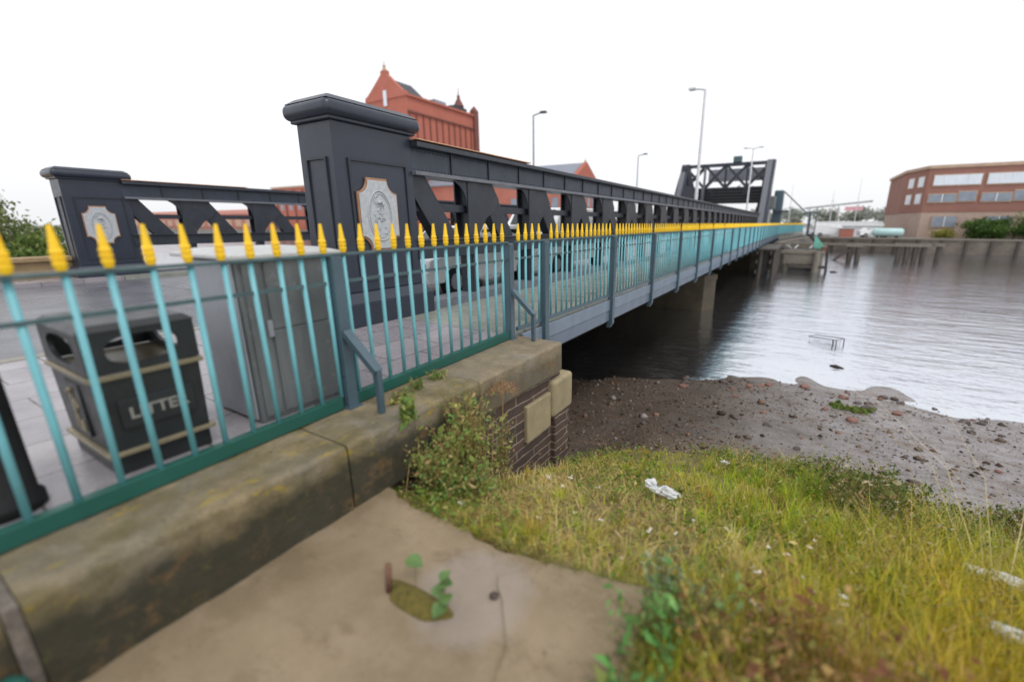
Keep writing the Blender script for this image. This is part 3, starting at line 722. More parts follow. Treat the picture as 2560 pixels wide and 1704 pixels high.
def tree(name, loc, h, r, label, n=2500, size=.35, pal=GREENS, seed=0, group=None, cat='tree', trunk=True):
    t = empty(name, loc, label, cat, group)
    x, y, z = loc
    if trunk:
        mb = MB(); mb.tube([(x,y,z-.3),(x+.05*h*.2,y,z+h*.35),(x,y,z+h*.75)], [.05*h*.5,.035*h*.5,.01*h], 7)
        rr = random.Random(seed)
        for k in range(6):
            a = rr.uniform(0,6.28); mb.tube([(x,y,z+h*rr.uniform(.25,.5)),(x+math.cos(a)*r*.6,y+math.sin(a)*r*.6,z+h*rr.uniform(.55,.8))],[.02*h*.5,.006*h],5)
        mb.build('trunk', M['bark'], t)
    crown(t, (x,y,z+h*(.62 if trunk else .5)), (r,r,h*(.40 if trunk else .5)), n, size, pal, [3,3,2,1], seed=seed)
    return t
PALE = [(104,118,66),(124,134,84),(90,104,64),(140,140,96)]
for i, (x, y, z, h, r, lab) in enumerate([(-43,6.2,-1.4,4.6,2.4,'tall pale green bush on the left river bank, at the picture edge'),
        (-47,8.6,-2.4,3.9,2.6,'rounded olive bush on the left river bank, second from the edge'),
        (-36,5.6,-2.2,2.6,1.9,'low dark green bush nearest the railing on the left bank'),
        (-62,13.5,-2.6,3.4,4.0,'grey green thicket farthest along the left bank, beside the far pylon')]):
    tree('bush', (x,y,z), h, r, lab, 2600, .3, PALE if i in (0,3) else GREENS, 40+i, 'bushes on the left bank', 'bush', i in (0,3))
struct(MB().prism([(-120,4.55),(-19,4.55),(-30,7),(-60,12),(-120,20)], 'z', -5, -2.3), 'left_bank', M['mud'])

# ------------------------------------------------------------------ grass, weeds, stones
def blades(n, area, hfun, wid, pal_fn, lean=.45, seed=1, keep=None):
    rs = np.random.default_rng(seed)
    x = rs.uniform(area[0], area[1], n); y = rs.uniform(area[2], area[3], n)
    if keep is not None:
        k = keep(x, y, rs); x, y = x[k], y[k]
    n = len(x); z = height(x, y)-.01
    h = hfun(x, y, rs); a = rs.uniform(0, 2*np.pi, n); L = h*lean*rs.uniform(.2, 2.0, n)
    wa = a+np.pi/2+rs.uniform(-.5,.5,n); w = wid*rs.uniform(.6, 1.4, n)
    px, py = np.cos(a)*L, np.sin(a)*L; wx, wy = np.cos(wa)*w/2, np.sin(wa)*w/2
    b0 = np.stack([x-wx, y-wy, z],1); b1 = np.stack([x+wx, y+wy, z],1)
    m0 = np.stack([x+px*.35-wx*.8, y+py*.35-wy*.8, z+h*.6],1); m1 = np.stack([x+px*.35+wx*.8, y+py*.35+wy*.8, z+h*.6],1)
    t0 = np.stack([x+px-wx*.12, y+py-wy*.12, z+h],1); t1 = np.stack([x+px+wx*.12, y+py+wy*.12, z+h],1)
    v = np.stack([b0,b1,m0,m1,t0,t1],1).reshape(-1,3); k = np.arange(n)[:,None]*6
    f = np.concatenate([k+np.array([0,1,3,2]), k+np.array([2,3,5,4])],0)
    return v, f, np.repeat(pal_fn(x, y, rs), 6, 0)
def keep_grass(x, y, rs):
    e = y_grass(x)+.25*vnoise(x, y, 2.2, 5)
    ok = (y < e) & ~((x < -.43+.07*vnoise(x,y,7,16)) & (y < 1.80+.09*vnoise(x,y,6,6)+.05*vnoise(x,y,17,26))) & (x > -2.5) & ~((x < -2.4) & (y < 4.9))
    dens = np.clip(.8+.45*vnoise(x, y, 1.4, 7), .15, 1)*np.clip((e-y)/.5, .08, 1)
    bare = np.exp(-(((x+1.0)/.7)**2+((y-2.7)/.7)**2))
    return ok & (rs.uniform(0,1,len(x)) < dens*(1-.55*bare))
def gh(x, y, rs):
    base = .065+.065*np.clip((x+.9)/1.4, 0, 1)+.07*np.clip((x-.2)/1.2, 0, 1)+.05*vnoise(x, y, 2.0, 8)+.03*vnoise(x, y, 6.5, 18)
    base *= np.where(y > 4.5, .8, 1)
    return np.clip(base, .04, .5)*rs.uniform(.45, 1.5, len(x))
PALG = [(178,186,58),(138,168,44),(204,198,72),(220,192,86),(224,206,140),(156,116,64)]
def gcol(x, y, rs):
    n = len(x); t = vnoise(x, y, 1.1, 9)+.5*vnoise(x, y, 3.2, 10)
    yel = np.clip((x-.1)/1.1, 0, 1)*np.clip((4.6-y)/1.5, 0, 1)
    br = np.exp(-(((x-.35)/.45)**2+((y-1.75)/.6)**2)); gr = np.exp(-(((x-.1)/1.0)**2+((y-5.2)/1.2)**2))
    pal = np.array([srgb(*c) for c in PALG]); r_ = rs.uniform(0,1,n)+.35*t
    k = np.select([r_ < .22, r_ < .5, r_ < .74, r_ < .9, r_ < 1.1], [1,0,2,3,4], 5)
    c = pal[k]; gold = np.array(srgb(216,178,52)); c = c*(1-.5*yel[:,None])+gold*.5*yel[:,None]
    c = c*(1-.65*br[:,None])+np.array(srgb(150,104,66))*.65*br[:,None]; c = c*(1-.45*gr[:,None])+np.array(srgb(136,170,40))*.45*gr[:,None]
    return np.clip(c*rs.uniform(.55,1.3,(n,1))*(1+.25*vnoise(x,y,7.5,19))[:,None], 0, 1)
A = blades(95000, (-2.45, 5.5, 1.2, 8.2), lambda x,y,rs: gh(x,y,rs)*.75, .007, gcol, seed=3, keep=keep_grass)
def tufts(nt, area, per, seed, hmul=1.0, pal=None):
    rs = np.random.default_rng(seed); cx = rs.uniform(area[0], area[1], nt); cy = rs.uniform(area[2], area[3], nt)
    k = keep_grass(cx, cy, rs); cx, cy = cx[k], cy[k]; nt = len(cx)
    hh = gh(cx, cy, rs)*rs.lognormal(.25, .38, nt)*hmul; tone = gcol(cx, cy, rs) if pal is None else pick(nt, pal, [1]*len(pal), rs=rs)
    m = rs.integers(int(per*.5), int(per*1.5), nt); i = np.repeat(np.arange(nt), m); n = len(i)
    a = rs.uniform(0, 2*np.pi, n); rr_ = np.sqrt(rs.uniform(0, 1, n))*(.02+.10*hh[i]); x = cx[i]+np.cos(a)*rr_; y = cy[i]+np.sin(a)*rr_
    h = hh[i]*rs.uniform(.4, 1.1, n); L = h*rs.uniform(.1, .95, n); wd = .0065*rs.uniform(.6, 1.5, n); z = height(x, y)-.01
    dx = np.cos(a)*L+.12*h*vnoise(cx[i], cy[i], .9, 31); dy = np.sin(a)*L+.12*h*vnoise(cx[i], cy[i], .9, 32)
    wx, wy = -np.sin(a)*wd/2, np.cos(a)*wd/2
    P = [np.stack([x+dx*t*t-s_*wx*(1-t*.9), y+dy*t*t-s_*wy*(1-t*.9), z+h*(t-.18*t*t*(L/h))],1) for t in (0,.55,1) for s_ in (1,-1)]
    v = np.stack(P,1).reshape(-1,3); kk = np.arange(n)[:,None]*6
    f = np.concatenate([kk+np.array([0,1,3,2]), kk+np.array([2,3,5,4])],0)
    c = np.clip(tone[i]*rs.uniform(.65,1.25,(n,1)),0,1); return v, f, np.repeat(c,6,0)
T1 = tufts(2600, (-2.4, 5.5, 1.2, 8.0), 30, 41)
T2 = tufts(900, (-.3, 4.5, .2, 6.5), 34, 42, 1.35)
T3 = tufts(420, (-2.2, 5.0, 1.2, 7.6), 26, 43, 1.25, [(96,122,52),(78,104,46),(120,92,60),(208,180,110),(196,160,60),(226,206,160)])
def join(*gs):
    n = 0; V, F_, C_ = [], [], []
    for v, f, c in gs: V.append(v); F_.append(f+n); C_.append(c); n += len(v)
    return np.concatenate(V), np.concatenate(F_), np.concatenate(C_)
A = join(A, T1, T2, T3)
Bn = blades(26000, (-.4, 2.8, -.6, 4.2), lambda x,y,rs: gh(x,y,rs)*1.25, .006, gcol, seed=4, keep=keep_grass)
Bf = blades(30000, (5.5, 16, -2, 9.5), gh, .014, gcol, seed=5, keep=keep_grass)
v = np.concatenate([A[0],Bn[0],Bf[0]]); f = np.concatenate([A[1], Bn[1]+len(A[0]), Bf[1]+len(A[0])+len(Bn[0])]); c = np.concatenate([A[2],Bn[2],Bf[2]])
o = npmesh('grass', v, f, M['leaf'], None, c); tag(o, 'long yellow green grass covering the river bank', 'grass', kind='stuff')
# flattened straw over the trodden patch by the slab
St = blades(26000, (-2.2, .9, 1.85, 4.6), lambda x,y,rs: rs.uniform(.03,.09,len(x)), .007, lambda x,y,rs: pick(len(x), [(206,184,128),(184,156,100),(168,170,88),(150,116,74),(196,186,120)], [3,3,3,1.5,2], .3, rs=rs), 1.5, 15,
    lambda x,y,rs: keep_grass(x,y,rs) & (rs.uniform(0,1,len(x)) < np.exp(-(((x+.9)/1.0)**2+((y-2.8)/.9)**2))+.15))
o = npmesh('straw', St[0], St[1], M['leaf'], None, St[2]); tag(o, 'flattened yellow straw on the trodden bank beside the slab', 'straw', kind='stuff')
fx = []; rs_ = np.random.default_rng(90)
nF = 2600; tF = rs_.uniform(0, 1, nF); ex = np.where(tF < .55, -2.3+tF/.55*1.9, -.42+rs_.normal(0,.03,nF)); ey = np.where(tF < .55, np.interp(ex, [-2.5,-2.1,-1.7,-1.0,-.4], [1.9,1.84,1.80,1.84,1.95])+np.abs(rs_.normal(0,.035,nF)), .0+(tF-.55)/.45*1.95)
kF = rs_.uniform(0,1,nF) < np.clip(.55+.7*vnoise(ex,ey,5.0,36), .05, 1); ex, ey = ex[kF], ey[kF]; nF = len(ex)
hF = rs_.uniform(.02,.075,nF); aF = np.where(ey > 1.75, -np.pi/2, np.pi)+rs_.normal(0,.8,nF); lF = hF*rs_.uniform(.5,1.6,nF); wF = .006
zF = np.full(nF, -.52); wx, wy = -np.sin(aF)*wF/2, np.cos(aF)*wF/2
vF = np.stack([np.stack([ex+np.cos(aF)*lF*t*t+s_*wx*(1-.9*t), ey+np.sin(aF)*lF*t*t+s_*wy*(1-.9*t), zF+hF*(1.6*t-.9*t*t)],1) for t in (0,.55,1) for s_ in (-1,1)],1).reshape(-1,3)
kk = np.arange(nF)[:,None]*6; fF = np.concatenate([kk+np.array([0,1,3,2]), kk+np.array([2,3,5,4])],0)
o = npmesh('grass_fringe', vF, fF, M['leaf'], None, np.repeat(pick(nF, [(120,132,62),(150,140,76),(96,112,50),(176,156,104)], [3,3,2,2], .3, rs=rs_), 6, 0)); tag(o, 'short grass creeping over the edge of the slab', 'grass', kind='stuff')
# dry seed stalks
def keep_st(x, y, rs): return keep_grass(x, y, rs) & (rs.uniform(0,1,len(x)) < .12+.3*np.clip((x-.0)/1,0,1))
S = blades(9000, (-2.3, 4.5, 1.4, 7.4), lambda x,y,rs: rs.uniform(.2,.42,len(x))*(.75+.4*np.clip(x,0,1)), .0035, lambda x,y,rs: pick(len(x), [(186,164,112),(150,116,74),(140,84,58),(196,176,140)], [3,2,2,2], rs=rs), .5, 6, keep_st)
tips = S[0].reshape(-1,6,3)[:,4]; tips = np.repeat(tips, 5, 0)+rng.normal(size=(len(tips)*5,3))*np.array([.008,.008,.022])
tv, tf, tc = leaves(tips, .016, pick(len(tips), [(190,168,120),(156,112,76),(206,190,158)], [3,2,2]))
o = npmesh('seed_stalks', np.concatenate([S[0],tv]), np.concatenate([S[1],tf+len(S[0])]), M['leaf'], None, np.concatenate([S[2],tc])); tag(o, 'dry seeding stalks standing among the bank grass', 'grass', kind='stuff')
# broad-leaved ground weeds through the grass
n = 60000; xx = rng.uniform(-2.3, 5.0, n); yy = rng.uniform(1.4, 7.3, n); k = keep_grass(xx, yy, rng) & (vnoise(xx,yy,1.7,12) > -.05); xx, yy = xx[k], yy[k]
P = np.stack([xx, yy, height(xx,yy)+rng.uniform(.02,.17,len(xx))*(1+.5*np.clip(xx,0,1))],1)
v, f, c = leaves(P, .036*rng.lognormal(0,.35,len(P)), pick(len(P), [(104,132,50),(136,150,64),(84,112,48),(150,118,70),(196,180,120)], [3,3,2.4,1.5,.8], .3), flat=.45, aspect=.32)
o = npmesh('ground_weeds', v, f, M['leaf'], None, c); tag(o, 'low leafy weeds growing through the bank grass', 'weeds', kind='stuff')

def weed(name, loc, h, r, n, label, size=.04, pal=None, wts=None, stems=14, seed=0, cat='weed', bias=.0, group=None, dens_low=1.0, leaf_aspect=.5):
    """multi-stemmed weed: curved stems with leaves strung along them"""
    rs = np.random.default_rng(seed); t = empty(name, loc, label, cat, group)
    x, y, z = loc; mb = MB(); P = []
    for k in range(stems):
        a = rs.uniform(0, 6.28); rr_ = r*math.sqrt(rs.uniform(0,1)); hh = h*rs.uniform(.5,1.05)
        b0 = np.array([x+rs.normal()*r*.35, y+rs.normal()*r*.35, z-.03]); e = np.array([x+math.cos(a)*rr_+bias*h, y+math.sin(a)*rr_, z+hh])
        m = (b0+e)/2+np.array([0,0,hh*.12])
        pts = [(1-t_)**2*b0+2*t_*(1-t_)*m+t_*t_*e for t_ in (0,.25,.5,.75,1)]
        mb.tube(pts, ([.0062,.0055,.0045,.0032,.0018] if cat == 'bush' else [.004,.0035,.003,.0022,.0012]), 4)
        tt = rs.uniform(.08*dens_low,1,n//stems)[:,None]
        q_ = (1-tt)**2*b0+2*tt*(1-tt)*m+tt*tt*e
        P.append(q_+rs.normal(size=q_.shape)*np.array([.042,.042,.036])*(h/.5)**.6*(r/.3)**.5)
    mb.build('stems', M['straw'] if cat == 'bush' else M['stem'], t)
    P = np.concatenate(P); v, f, c = leaves(P, size*rs.lognormal(0,.4,len(P)), pick(len(P), pal or GREENS, wts or [3,3,2,1], rs=rs), aspect=leaf_aspect, rs=rs)
    npmesh('foliage', v-np.array(loc), f, M['leaf'], t, c)
    return t
BUSHP = [(134,148,74),(168,166,98),(100,120,60),(176,150,104),(116,152,82)]
def gz(x, y): return float(height(np.array([x]), np.array([y]))[0])
weed('bush', (-2.27, 2.22, gz(-2.26,2.22)), .60, .25, 3000, 'green weed bush against the wall, at the slab corner', .026, BUSHP, [3,3,1,2,3], 44, 1, 'bush')
weed('bush', (-2.28, 2.58, gz(-2.24,2.6)), .92, .24, 2900, 'taller yellow green weed bush rising against the wall under the coping', .024, BUSHP, [3,4,1,3,2], 54, 2, 'bush')
weed('bush', (-2.14, 2.30, gz(-2.1,2.3)), .30, .36, 2200, 'low spreading weed bush in front of the wall bushes', .028, BUSHP, [3,2,2,1,4], 30, 3, 'bush')
weed('weed', (-2.36, 3.15, gz(-2.36,3.15)), .70, .16, 700, 'thin straggly weed beside the dark masonry, right of the wall bushes', .026, BUSHP, [2,3,1,4,1], 12, 4)
weed('weed', (-2.47, 2.12, -.03), .17, .11, 520, 'leafy green weed growing on the coping joint beside the stay leg', .032, BUSHP, [3,2,3,0,4], 12, 5, bias=.25)
weed('weed', (-2.80, 2.55, -.02), .10, .10, 420, 'short green tuft on the coping against the bottom rail', .03, BUSHP, [3,2,3,1,4], 12, 6, leaf_aspect=.2)
weed('weed', (-2.84, 2.85, -.02), .08, .10, 420, 'small grassy tuft at the foot of the railing, past the green tuft', .035, BUSHP, [3,2,3,1,4], 12, 7, leaf_aspect=.15)
weed('weed', (-2.72, 2.30, -.02), .07, .14, 460, 'low mossy weed on the coping behind the stay leg', .026, BUSHP, [2,3,2,2,2], 14, 8)
# dried hogweed head
hw = empty('dried_hogweed', (-2.30, 3.12, gz(-2.3,3.12)), 'brown dried umbel flower head on a tall stem before the masonry', 'weed')
hx, hy, hz = -2.33, 3.20, -.18; mb = MB(); z0 = gz(-2.3,3.12)
mb.tube([(-2.30,3.12,z0),(-2.32,3.16,-.6),(hx,hy,hz)], [.007,.006,.004], 6)
for k in range(16):
    a = k*2.4; r_ = .15*math.sqrt((k+1)/16); e = (hx+r_*math.cos(a), hy+r_*math.sin(a), hz+.07-.2*r_)
    mb.tube([(hx,hy,hz),((hx+e[0])/2,(hy+e[1])/2,hz+.045),e], [.002,.0015,.001], 4)
mb.build('stem', M['straw'], hw)
P = np.concatenate([np.array([[hx+.15*math.sqrt((k+1)/16)*math.cos(k*2.4), hy+.15*math.sqrt((k+1)/16)*math.sin(k*2.4), hz+.07-.024*math.sqrt((k+1)/16)]])+rng.normal(size=(60,3))*.017 for k in range(16)])
v, f, c = leaves(P, .012, pick(len(P), [(176,134,96),(200,164,124),(150,106,76)], [3,2,2]))
npmesh('flower_head', v-np.array(hw.location), f, M['leaf'], hw, c)
TEALP = [(104,158,84),(130,172,100),(88,130,68),(132,142,74)]
weed('weed', (-.36, 1.66, -.6), .46, .24, 200, 'blue green leafy weed hanging over the slab edge, in front', .05, TEALP, [3,3,2,1], 14, 9, bias=-.25, leaf_aspect=.4)
weed('weed', (-.22, 1.86, -.62), .40, .24, 260, 'pale green leafy weed behind the blue green one at the slab edge', .036, [(136,156,92),(112,140,84),(160,150,100),(96,124,70)], [3,3,2,2], 18, 12, leaf_aspect=.34)
weed('weed', (-.42, 1.28, -.6), .30, .22, 130, 'bright green broad leaved weed at the bottom edge beside the slab', .075, TEALP, [3,3,2,1], 8, 10, leaf_aspect=.42)
weed('weed', (-.42, 2.04, -.62), .26, .20, 260, 'grey green weed with pale leaves on the corner of the slab', .038, [(140,158,128),(112,140,96),(160,168,136),(100,120,70)], [3,3,2,2], 12, 11, leaf_aspect=.36)
DOCK = [(150,112,76),(176,144,90),(132,90,66),(150,146,76)]
for i, (x, y, h, r) in enumerate([(.02,1.75,.36,.35),(.25,1.45,.40,.35),(.15,2.25,.34,.35),(.65,1.9,.46,.38),(.45,1.15,.45,.35)]):
    weed('weed', (x, y, gz(x,y)), h, r, 520, ['reddish brown weed clump right of the blue green weed','reddish brown weed clump lowest by the picture bottom','reddish brown weed clump highest up the bank','rusty weed clump farthest right among the yellow grass','rusty brown weed clump hidden at the very bottom'][i], .034, DOCK, [3,3,2,3], 22, 20+i, group='brown weeds on the bank')
for i, (x, y, h) in enumerate([(2.2,5.8,.36),(3.1,5.4,.42),(3.9,5.5,.45),(1.4,6.1,.32),(4.6,5.0,.5)]):
    weed('weed', (x, y, gz(x,y)), h, .55, 1500, ['leafy dark green weeds at the grass edge, middle of the row by the mud','tall dark weeds at the mud edge, second from the right','bushy dark weeds at the mud edge near the picture side','smallest leafy weed of the row along the mud','large dark weeds outermost on the right side'][i], .05, [(88,104,50),(112,118,60),(74,88,46),(134,112,74)], [3,3,2,1], 26, 30+i, group='weeds along the mud edge')

rr = random.Random(77)
for i in range(11):
    x = rr.uniform(.5, 4.4); y = float(np.interp(x, [0,6], [5.0,5.4]))+rr.uniform(-.6,1.2)
    weed('weed', (x, y, gz(x,y)), rr.uniform(.3,.48), rr.uniform(.3,.5), 1000, 'leafy seeding weed standing in the long grass near the mud', .036, [(92,110,52),(122,130,66),(78,94,48),(196,184,150),(142,116,78)], [3,3,2,1,1.5], 24, 100+i, group='leafy weeds in the long grass')
# hole in the slab with moss, leaves and a rusty stub
hp = np.array([-1.50, 1.25])
mo = MB(); ring = []
for i in range(24):
    a = 2*math.pi*i/24; ring.append((hp[0]+.21*math.cos(a)*(1+.18*math.sin(3*a)), hp[1]+.085*math.sin(a)*(1+.15*math.cos(2*a))))
mo.add([(x,y,-.497) for x,y in ring]+[(hp[0]+(x-hp[0])*.6, hp[1]+(y-hp[1])*.6, -.470) for x,y in ring]+[(hp[0],hp[1],-.462)], [(i,(i+1)%24,24+(i+1)%24,24+i) for i in range(24)]+[(24+i,24+(i+1)%24,48) for i in range(24)])
o = mo.build('moss_patch', simple('olive_moss', srgb(104,94,42), .95, .4, 30, srgb(70,60,34), 1.0), smooth=True); tag(o, 'olive moss filling the broken hole in the slab', 'moss')
o = MB().tube([(-1.675,1.225,-.5),(-1.672,1.235,-.335)], .017, 8).build('pipe_stub', M['rust'], smooth=True); tag(o, 'short rusty pipe stub standing out of the slab', 'pipe')
def big_leaves(name, loc, items, label, cat='plant'):
    t = empty(name, loc, label, cat); st = MB()
    for (dx, dy, dz, L, a, tilt) in items:
        st.tube([loc, (loc[0]+dx*.5, loc[1]+dy*.5, loc[2]+dz*.7), (loc[0]+dx, loc[1]+dy, loc[2]+dz)], .0025, 4)
        d = Vector((math.cos(a)*math.cos(tilt), math.sin(a)*math.cos(tilt), math.sin(tilt))); s_ = d.cross(Vector((0,0,1))).normalized(); u_ = s_.cross(d)
        c0 = Vector(loc)+Vector((dx,dy,dz)); prof = [(-.5,0),(-.42,.30),(-.2,.46),(.1,.40),(.32,.2),(.5,0)]
        vs = [c0+d*(p*L)+s_*(w*L)+u_*(abs(w)*L*.25) for p, w in prof]+[c0+d*(p*L) for p, w in prof[1:-1]]+[c0+d*(p*L)-s_*(w*L)+u_*(abs(w)*L*.25) for p, w in prof[1:-1]]
        mbx = MB(); mbx.add(vs, [(0,1,6),(1,2,7,6),(2,3,8,7),(3,4,9,8),(4,5,9),(0,6,10),(6,7,11,10),(7,8,12,11),(8,9,13,12),(9,5,13)])
        mbx.build('leaf', M['ivy'], t, smooth=True)
    st.build('stems', M['stem'], t); return t
M['ivy'] = simple('ivy_leaf', srgb(82,110,56), .5, .3, 18, srgb(112,122,66), .2)
big_leaves('ivy_plant', (-1.34,1.28,-.49), [(.0,.03,.13,.085,.3,.2),(.04,-.02,.10,.08,-.9,.1),(-.05,.02,.08,.075,2.2,.1),(.02,-.05,.05,.09,-1.5,-.2),(-.02,.05,.16,.07,1.3,.3)], 'green ivy sprig growing out of the mossy hole')
big_leaves('ivy_leaf', (-1.56,1.31,-.49), [(-.03,.03,.125,.105,.2,-.25)], 'single olive ivy leaf on a stalk beside the pipe stub', 'leaf')
o = MB().lathe([(.004,-.012),(.022,-.008),(.026,.001),(.016,.010),(.004,.012)], (-1.17,1.48,-.49), 9).build('pebble', M['rockdark'], smooth=True); o.scale = (1,1,1); tag(o, 'dark grey pebble on the slab right of the mossy hole', 'stone')

# stones
def rock_mesh(seed, m):
    bm = bmesh.new(); bmesh.ops.create_icosphere(bm, subdivisions=2, radius=1)
    rr = random.Random(seed); ph = [rr.uniform(0,6) for _ in range(6)]
    for v_ in bm.verts:
        k = 1+.28*math.sin(v_.co.x*2.3+ph[0])*math.sin(v_.co.y*2.7+ph[1])+.15*math.sin(v_.co.z*4+ph[2]+v_.co.x*3)
        v_.co *= k; v_.co.z *= .55
    me = bpy.data.meshes.new('stone'); bm.to_mesh(me); bm.free(); me.materials.append(m); return me
RM = [rock_mesh(i, M['rockdark'] if i < 3 else M['rockred']) for i in range(5)]
rr = random.Random(9)
for i in range(56):
    far = i < 34
    for _ in range(50):
        x = rr.uniform(-2.6, 4.2); ysx = float(y_shore(np.array([x]))[0]); ygx = float(y_grass(np.array([x]))[0])
        y = ysx-abs(rr.gauss(0, 1.5)) if far else rr.uniform(ygx+.5, ysx)
        if y > ygx+.4: break
    me = RM[rr.choice([0,1,2,3,4])]; red = me.materials[0] is M['rockred']
    o = bpy.data.objects.new('stone', me); COL.objects.link(o)
    s_ = rr.uniform(.03, .085)*(1.25 if far else .9); o.scale = (s_*rr.uniform(.9,1.6), s_, s_); o.rotation_euler = (0,0,rr.uniform(0,6.28))
    o.location = (x, y, max(gz(x,y), -2.81)+s_*.2)
    tag(o, 'reddish brick fragment lying on the grey river mud' if red else 'dark wet stone lying on the grey river mud', 'stone', 'brick fragments on the mud' if red else 'dark stones on the mud')
n = 30000; xx = rng.uniform(-5, 7, n); yy = rng.uniform(4.8, 13.2, n)
k = (yy > y_grass(xx)-.2) & (yy < y_shore(xx)+.1) & (rng.uniform(0,1,n) < np.interp(xx,[-1,1.5],[1,.35])* np.clip(.55+.7*vnoise(xx,yy,1.3,15),.06,1)); xx, yy = xx[k], yy[k]
n = len(xx); s_ = rng.lognormal(-4.5, .62, n); c0 = np.stack([xx, yy, height(xx,yy)+s_*.15],1)
octv = np.array([[1,0,0],[0,1,0],[-1,0,0],[0,-1,0],[0,0,.7],[0,0,-.5]]); octf = np.array([[0,1,4],[1,2,4],[2,3,4],[3,0,4],[1,0,5],[2,1,5],[3,2,5],[0,3,5]])
a = rng.uniform(0,6.28,n); ca, sa = np.cos(a), np.sin(a); ov = octv[None]*s_[:,None,None]*rng.uniform(.6,1.5,(n,6,1))
ov = np.stack([ov[...,0]*ca[:,None]-ov[...,1]*sa[:,None], ov[...,0]*sa[:,None]+ov[...,1]*ca[:,None], ov[...,2]],-1)+c0[:,None]
f = (octf[None]+np.arange(n)[:,None,None]*6).reshape(-1,3)
o = npmesh('pebbles', ov.reshape(-1,3), f, M['leaf'], None, np.repeat(pick(n, [(92,78,66),(124,110,98),(140,112,92),(66,54,46),(156,148,142)], [3,3,2,3,2]), 6, 0)); tag(o, 'small pebbles and shell grit scattered over the mud', 'pebbles', kind='stuff')
# leafy green weed strand on the mud and a floating stick
o = weed('waterweed', (1.35, 11.2, gz(1.35,11.2)), .08, .5, 900, 'flat green waterweed strand lying on the mud by the water', .07, [(110,132,60),(130,146,76),(92,116,52),(120,110,70)], [3,3,2,1], 14, 51, 'waterweed'); o.scale = (1.1,.5,1)
o = MB().tube([(1.15,15.35,-2.79),(1.3,15.28,-2.765),(1.5,15.2,-2.79)], [.02,.045,.015], 6).build('driftwood', M['timber_d'], smooth=True); tag(o, 'short dark driftwood stick floating off the mud', 'driftwood')

# litter
def crumple(c, r, seed, sub=3):
    bm = bmesh.new(); bmesh.ops.create_icosphere(bm, subdivisions=sub, radius=1); q_ = random.Random(seed); ph = [q_.uniform(0,6) for _ in range(8)]
    vs = []
    for v_ in bm.verts:
        p = v_.co; k = 1+.16*math.sin(5*p.x+ph[0]+2*p.y)+.14*math.sin(7*p.y+ph[1]-3*p.z)+.10*math.sin(9*p.z+ph[2]+5*p.x)+.06*math.sin(17*p.x+11*p.y+ph[3])
        vs.append((c[0]+p.x*k*r[0], c[1]+p.y*k*r[1], c[2]+p.z*k*r[2]))
    fs = [tuple(v_.index for v_ in f_.verts) for f_ in bm.faces]; bm.free(); return vs, fs
bx, by = -.79, 3.55; bz = gz(bx,by)+.10
mb = MB(); mb.add(*crumple((bx,by,bz), (.125,.055,.042), 1)); mb.add(*crumple((bx-.15,by+.045,bz+.015), (.052,.045,.04), 2))
o = mb.build('plastic_bag', M['bagwhite'], smooth=False); tag(o, 'knotted white plastic bag lying in the middle of the grass', 'bag')
for i, (x, y, r_, lab) in enumerate([(1.42,3.98,.07,'white torn bag piece in the right hand grass, left of the long piece'),(1.62,4.02,.10,'long white torn bag piece at the right picture edge'),(1.32,3.08,.08,'pale crumpled wrapper low in the yellow grass at right'),(-.52,5.55,.05,'small white wrapper at the grass edge by the mud')]):
    mb = MB(); mb.add(*crumple((x,y,gz(x,y)+(.2 if x > 1 else .10)), (r_*1.1,r_*.55,r_*.4), 10+i)); o = mb.build('plastic_scrap', M['bagwhite']); tag(o, lab, 'litter')
rr = random.Random(21)
for i in range(34):
    x = rr.uniform(-2.0, .6); y = rr.uniform(1.95, 3.5)
    if i > 26: x = rr.uniform(.2,1.6); y = rr.uniform(2.6,4.5)
    z = gz(x,y)+(.04 if x < 0 else .10); s_ = rr.uniform(.009,.02)
    mb = MB(); a = rr.uniform(0,6.28); L = s_*rr.uniform(1,2.4); ca, sa = math.cos(a), math.sin(a)
    pts_ = [(-L,-s_*.6,0),(L*.1,-s_*.8,.008),(L,-s_*.4,.002),(L*.8,s_*.7,.012),(-.1*L,s_*.5,-.004),(-L*.9,s_*.8,.006)]
    top = [(x+p[0]*ca-p[1]*sa, y+p[0]*sa+p[1]*ca, z+p[2]+.01) for p in pts_]; bot = [(p[0],p[1],p[2]-.003) for p in top]
    mb.add(top+bot, [(0,1,4,5),(1,2,3,4),(11,10,7,6),(10,9,8,7)]+[(k,(k+1)%6,6+(k+1)%6,6+k) for k in range(6)])
    o = mb.build('litter_scrap', M['paper']); tag(o, 'tiny pale scrap of litter lying in the bank grass', 'litter', 'pale litter scraps in the grass')

# shopping trolley half sunk in the water
tr = empty('shopping_trolley', (1.0, 18.2, -2.8), 'dark wire shopping trolley mostly sunk in the river', 'trolley')
mb = MB(); z0 = -2.8; ax, ay, bx_, by_ = .58, 18.6, 1.42, 18.1
d = Vector((bx_-ax, by_-ay, 0)); L = d.length; d.normalize(); s_ = Vector((-d.y, d.x, 0))
def T(u, w, z): p = Vector((ax,ay,0))+d*u+s_*w; return (p.x, p.y, z0+z)
mb.tube([T(0,0,.13),T(L,0,.20),T(L,.5,.20),T(0,.45,.13),T(0,0,.13)], .014, 5)
mb.tube([T(L,0,.20),T(L+.03,0,-.3)], .016, 5).tube([T(L,.5,.20),T(L+.03,.5,-.3)], .016, 5)
mb.build('frame', M['trolley'], tr)
mb = MB()
for k in range(11):
    u = L*(k+.5)/11; mb.tube([T(u,0,.13+.07*u/L),T(u+.04,.03,-.3)], .004, 4)
for w in (.15,.3):
    mb.tube([T(L,w,.20),T(L-.06,w,-.3)], .004, 4)
for zz in (.06,-.02,-.1): mb.tube([T(L*.35,0,zz),T(L,0,zz+.05)], .004, 4)
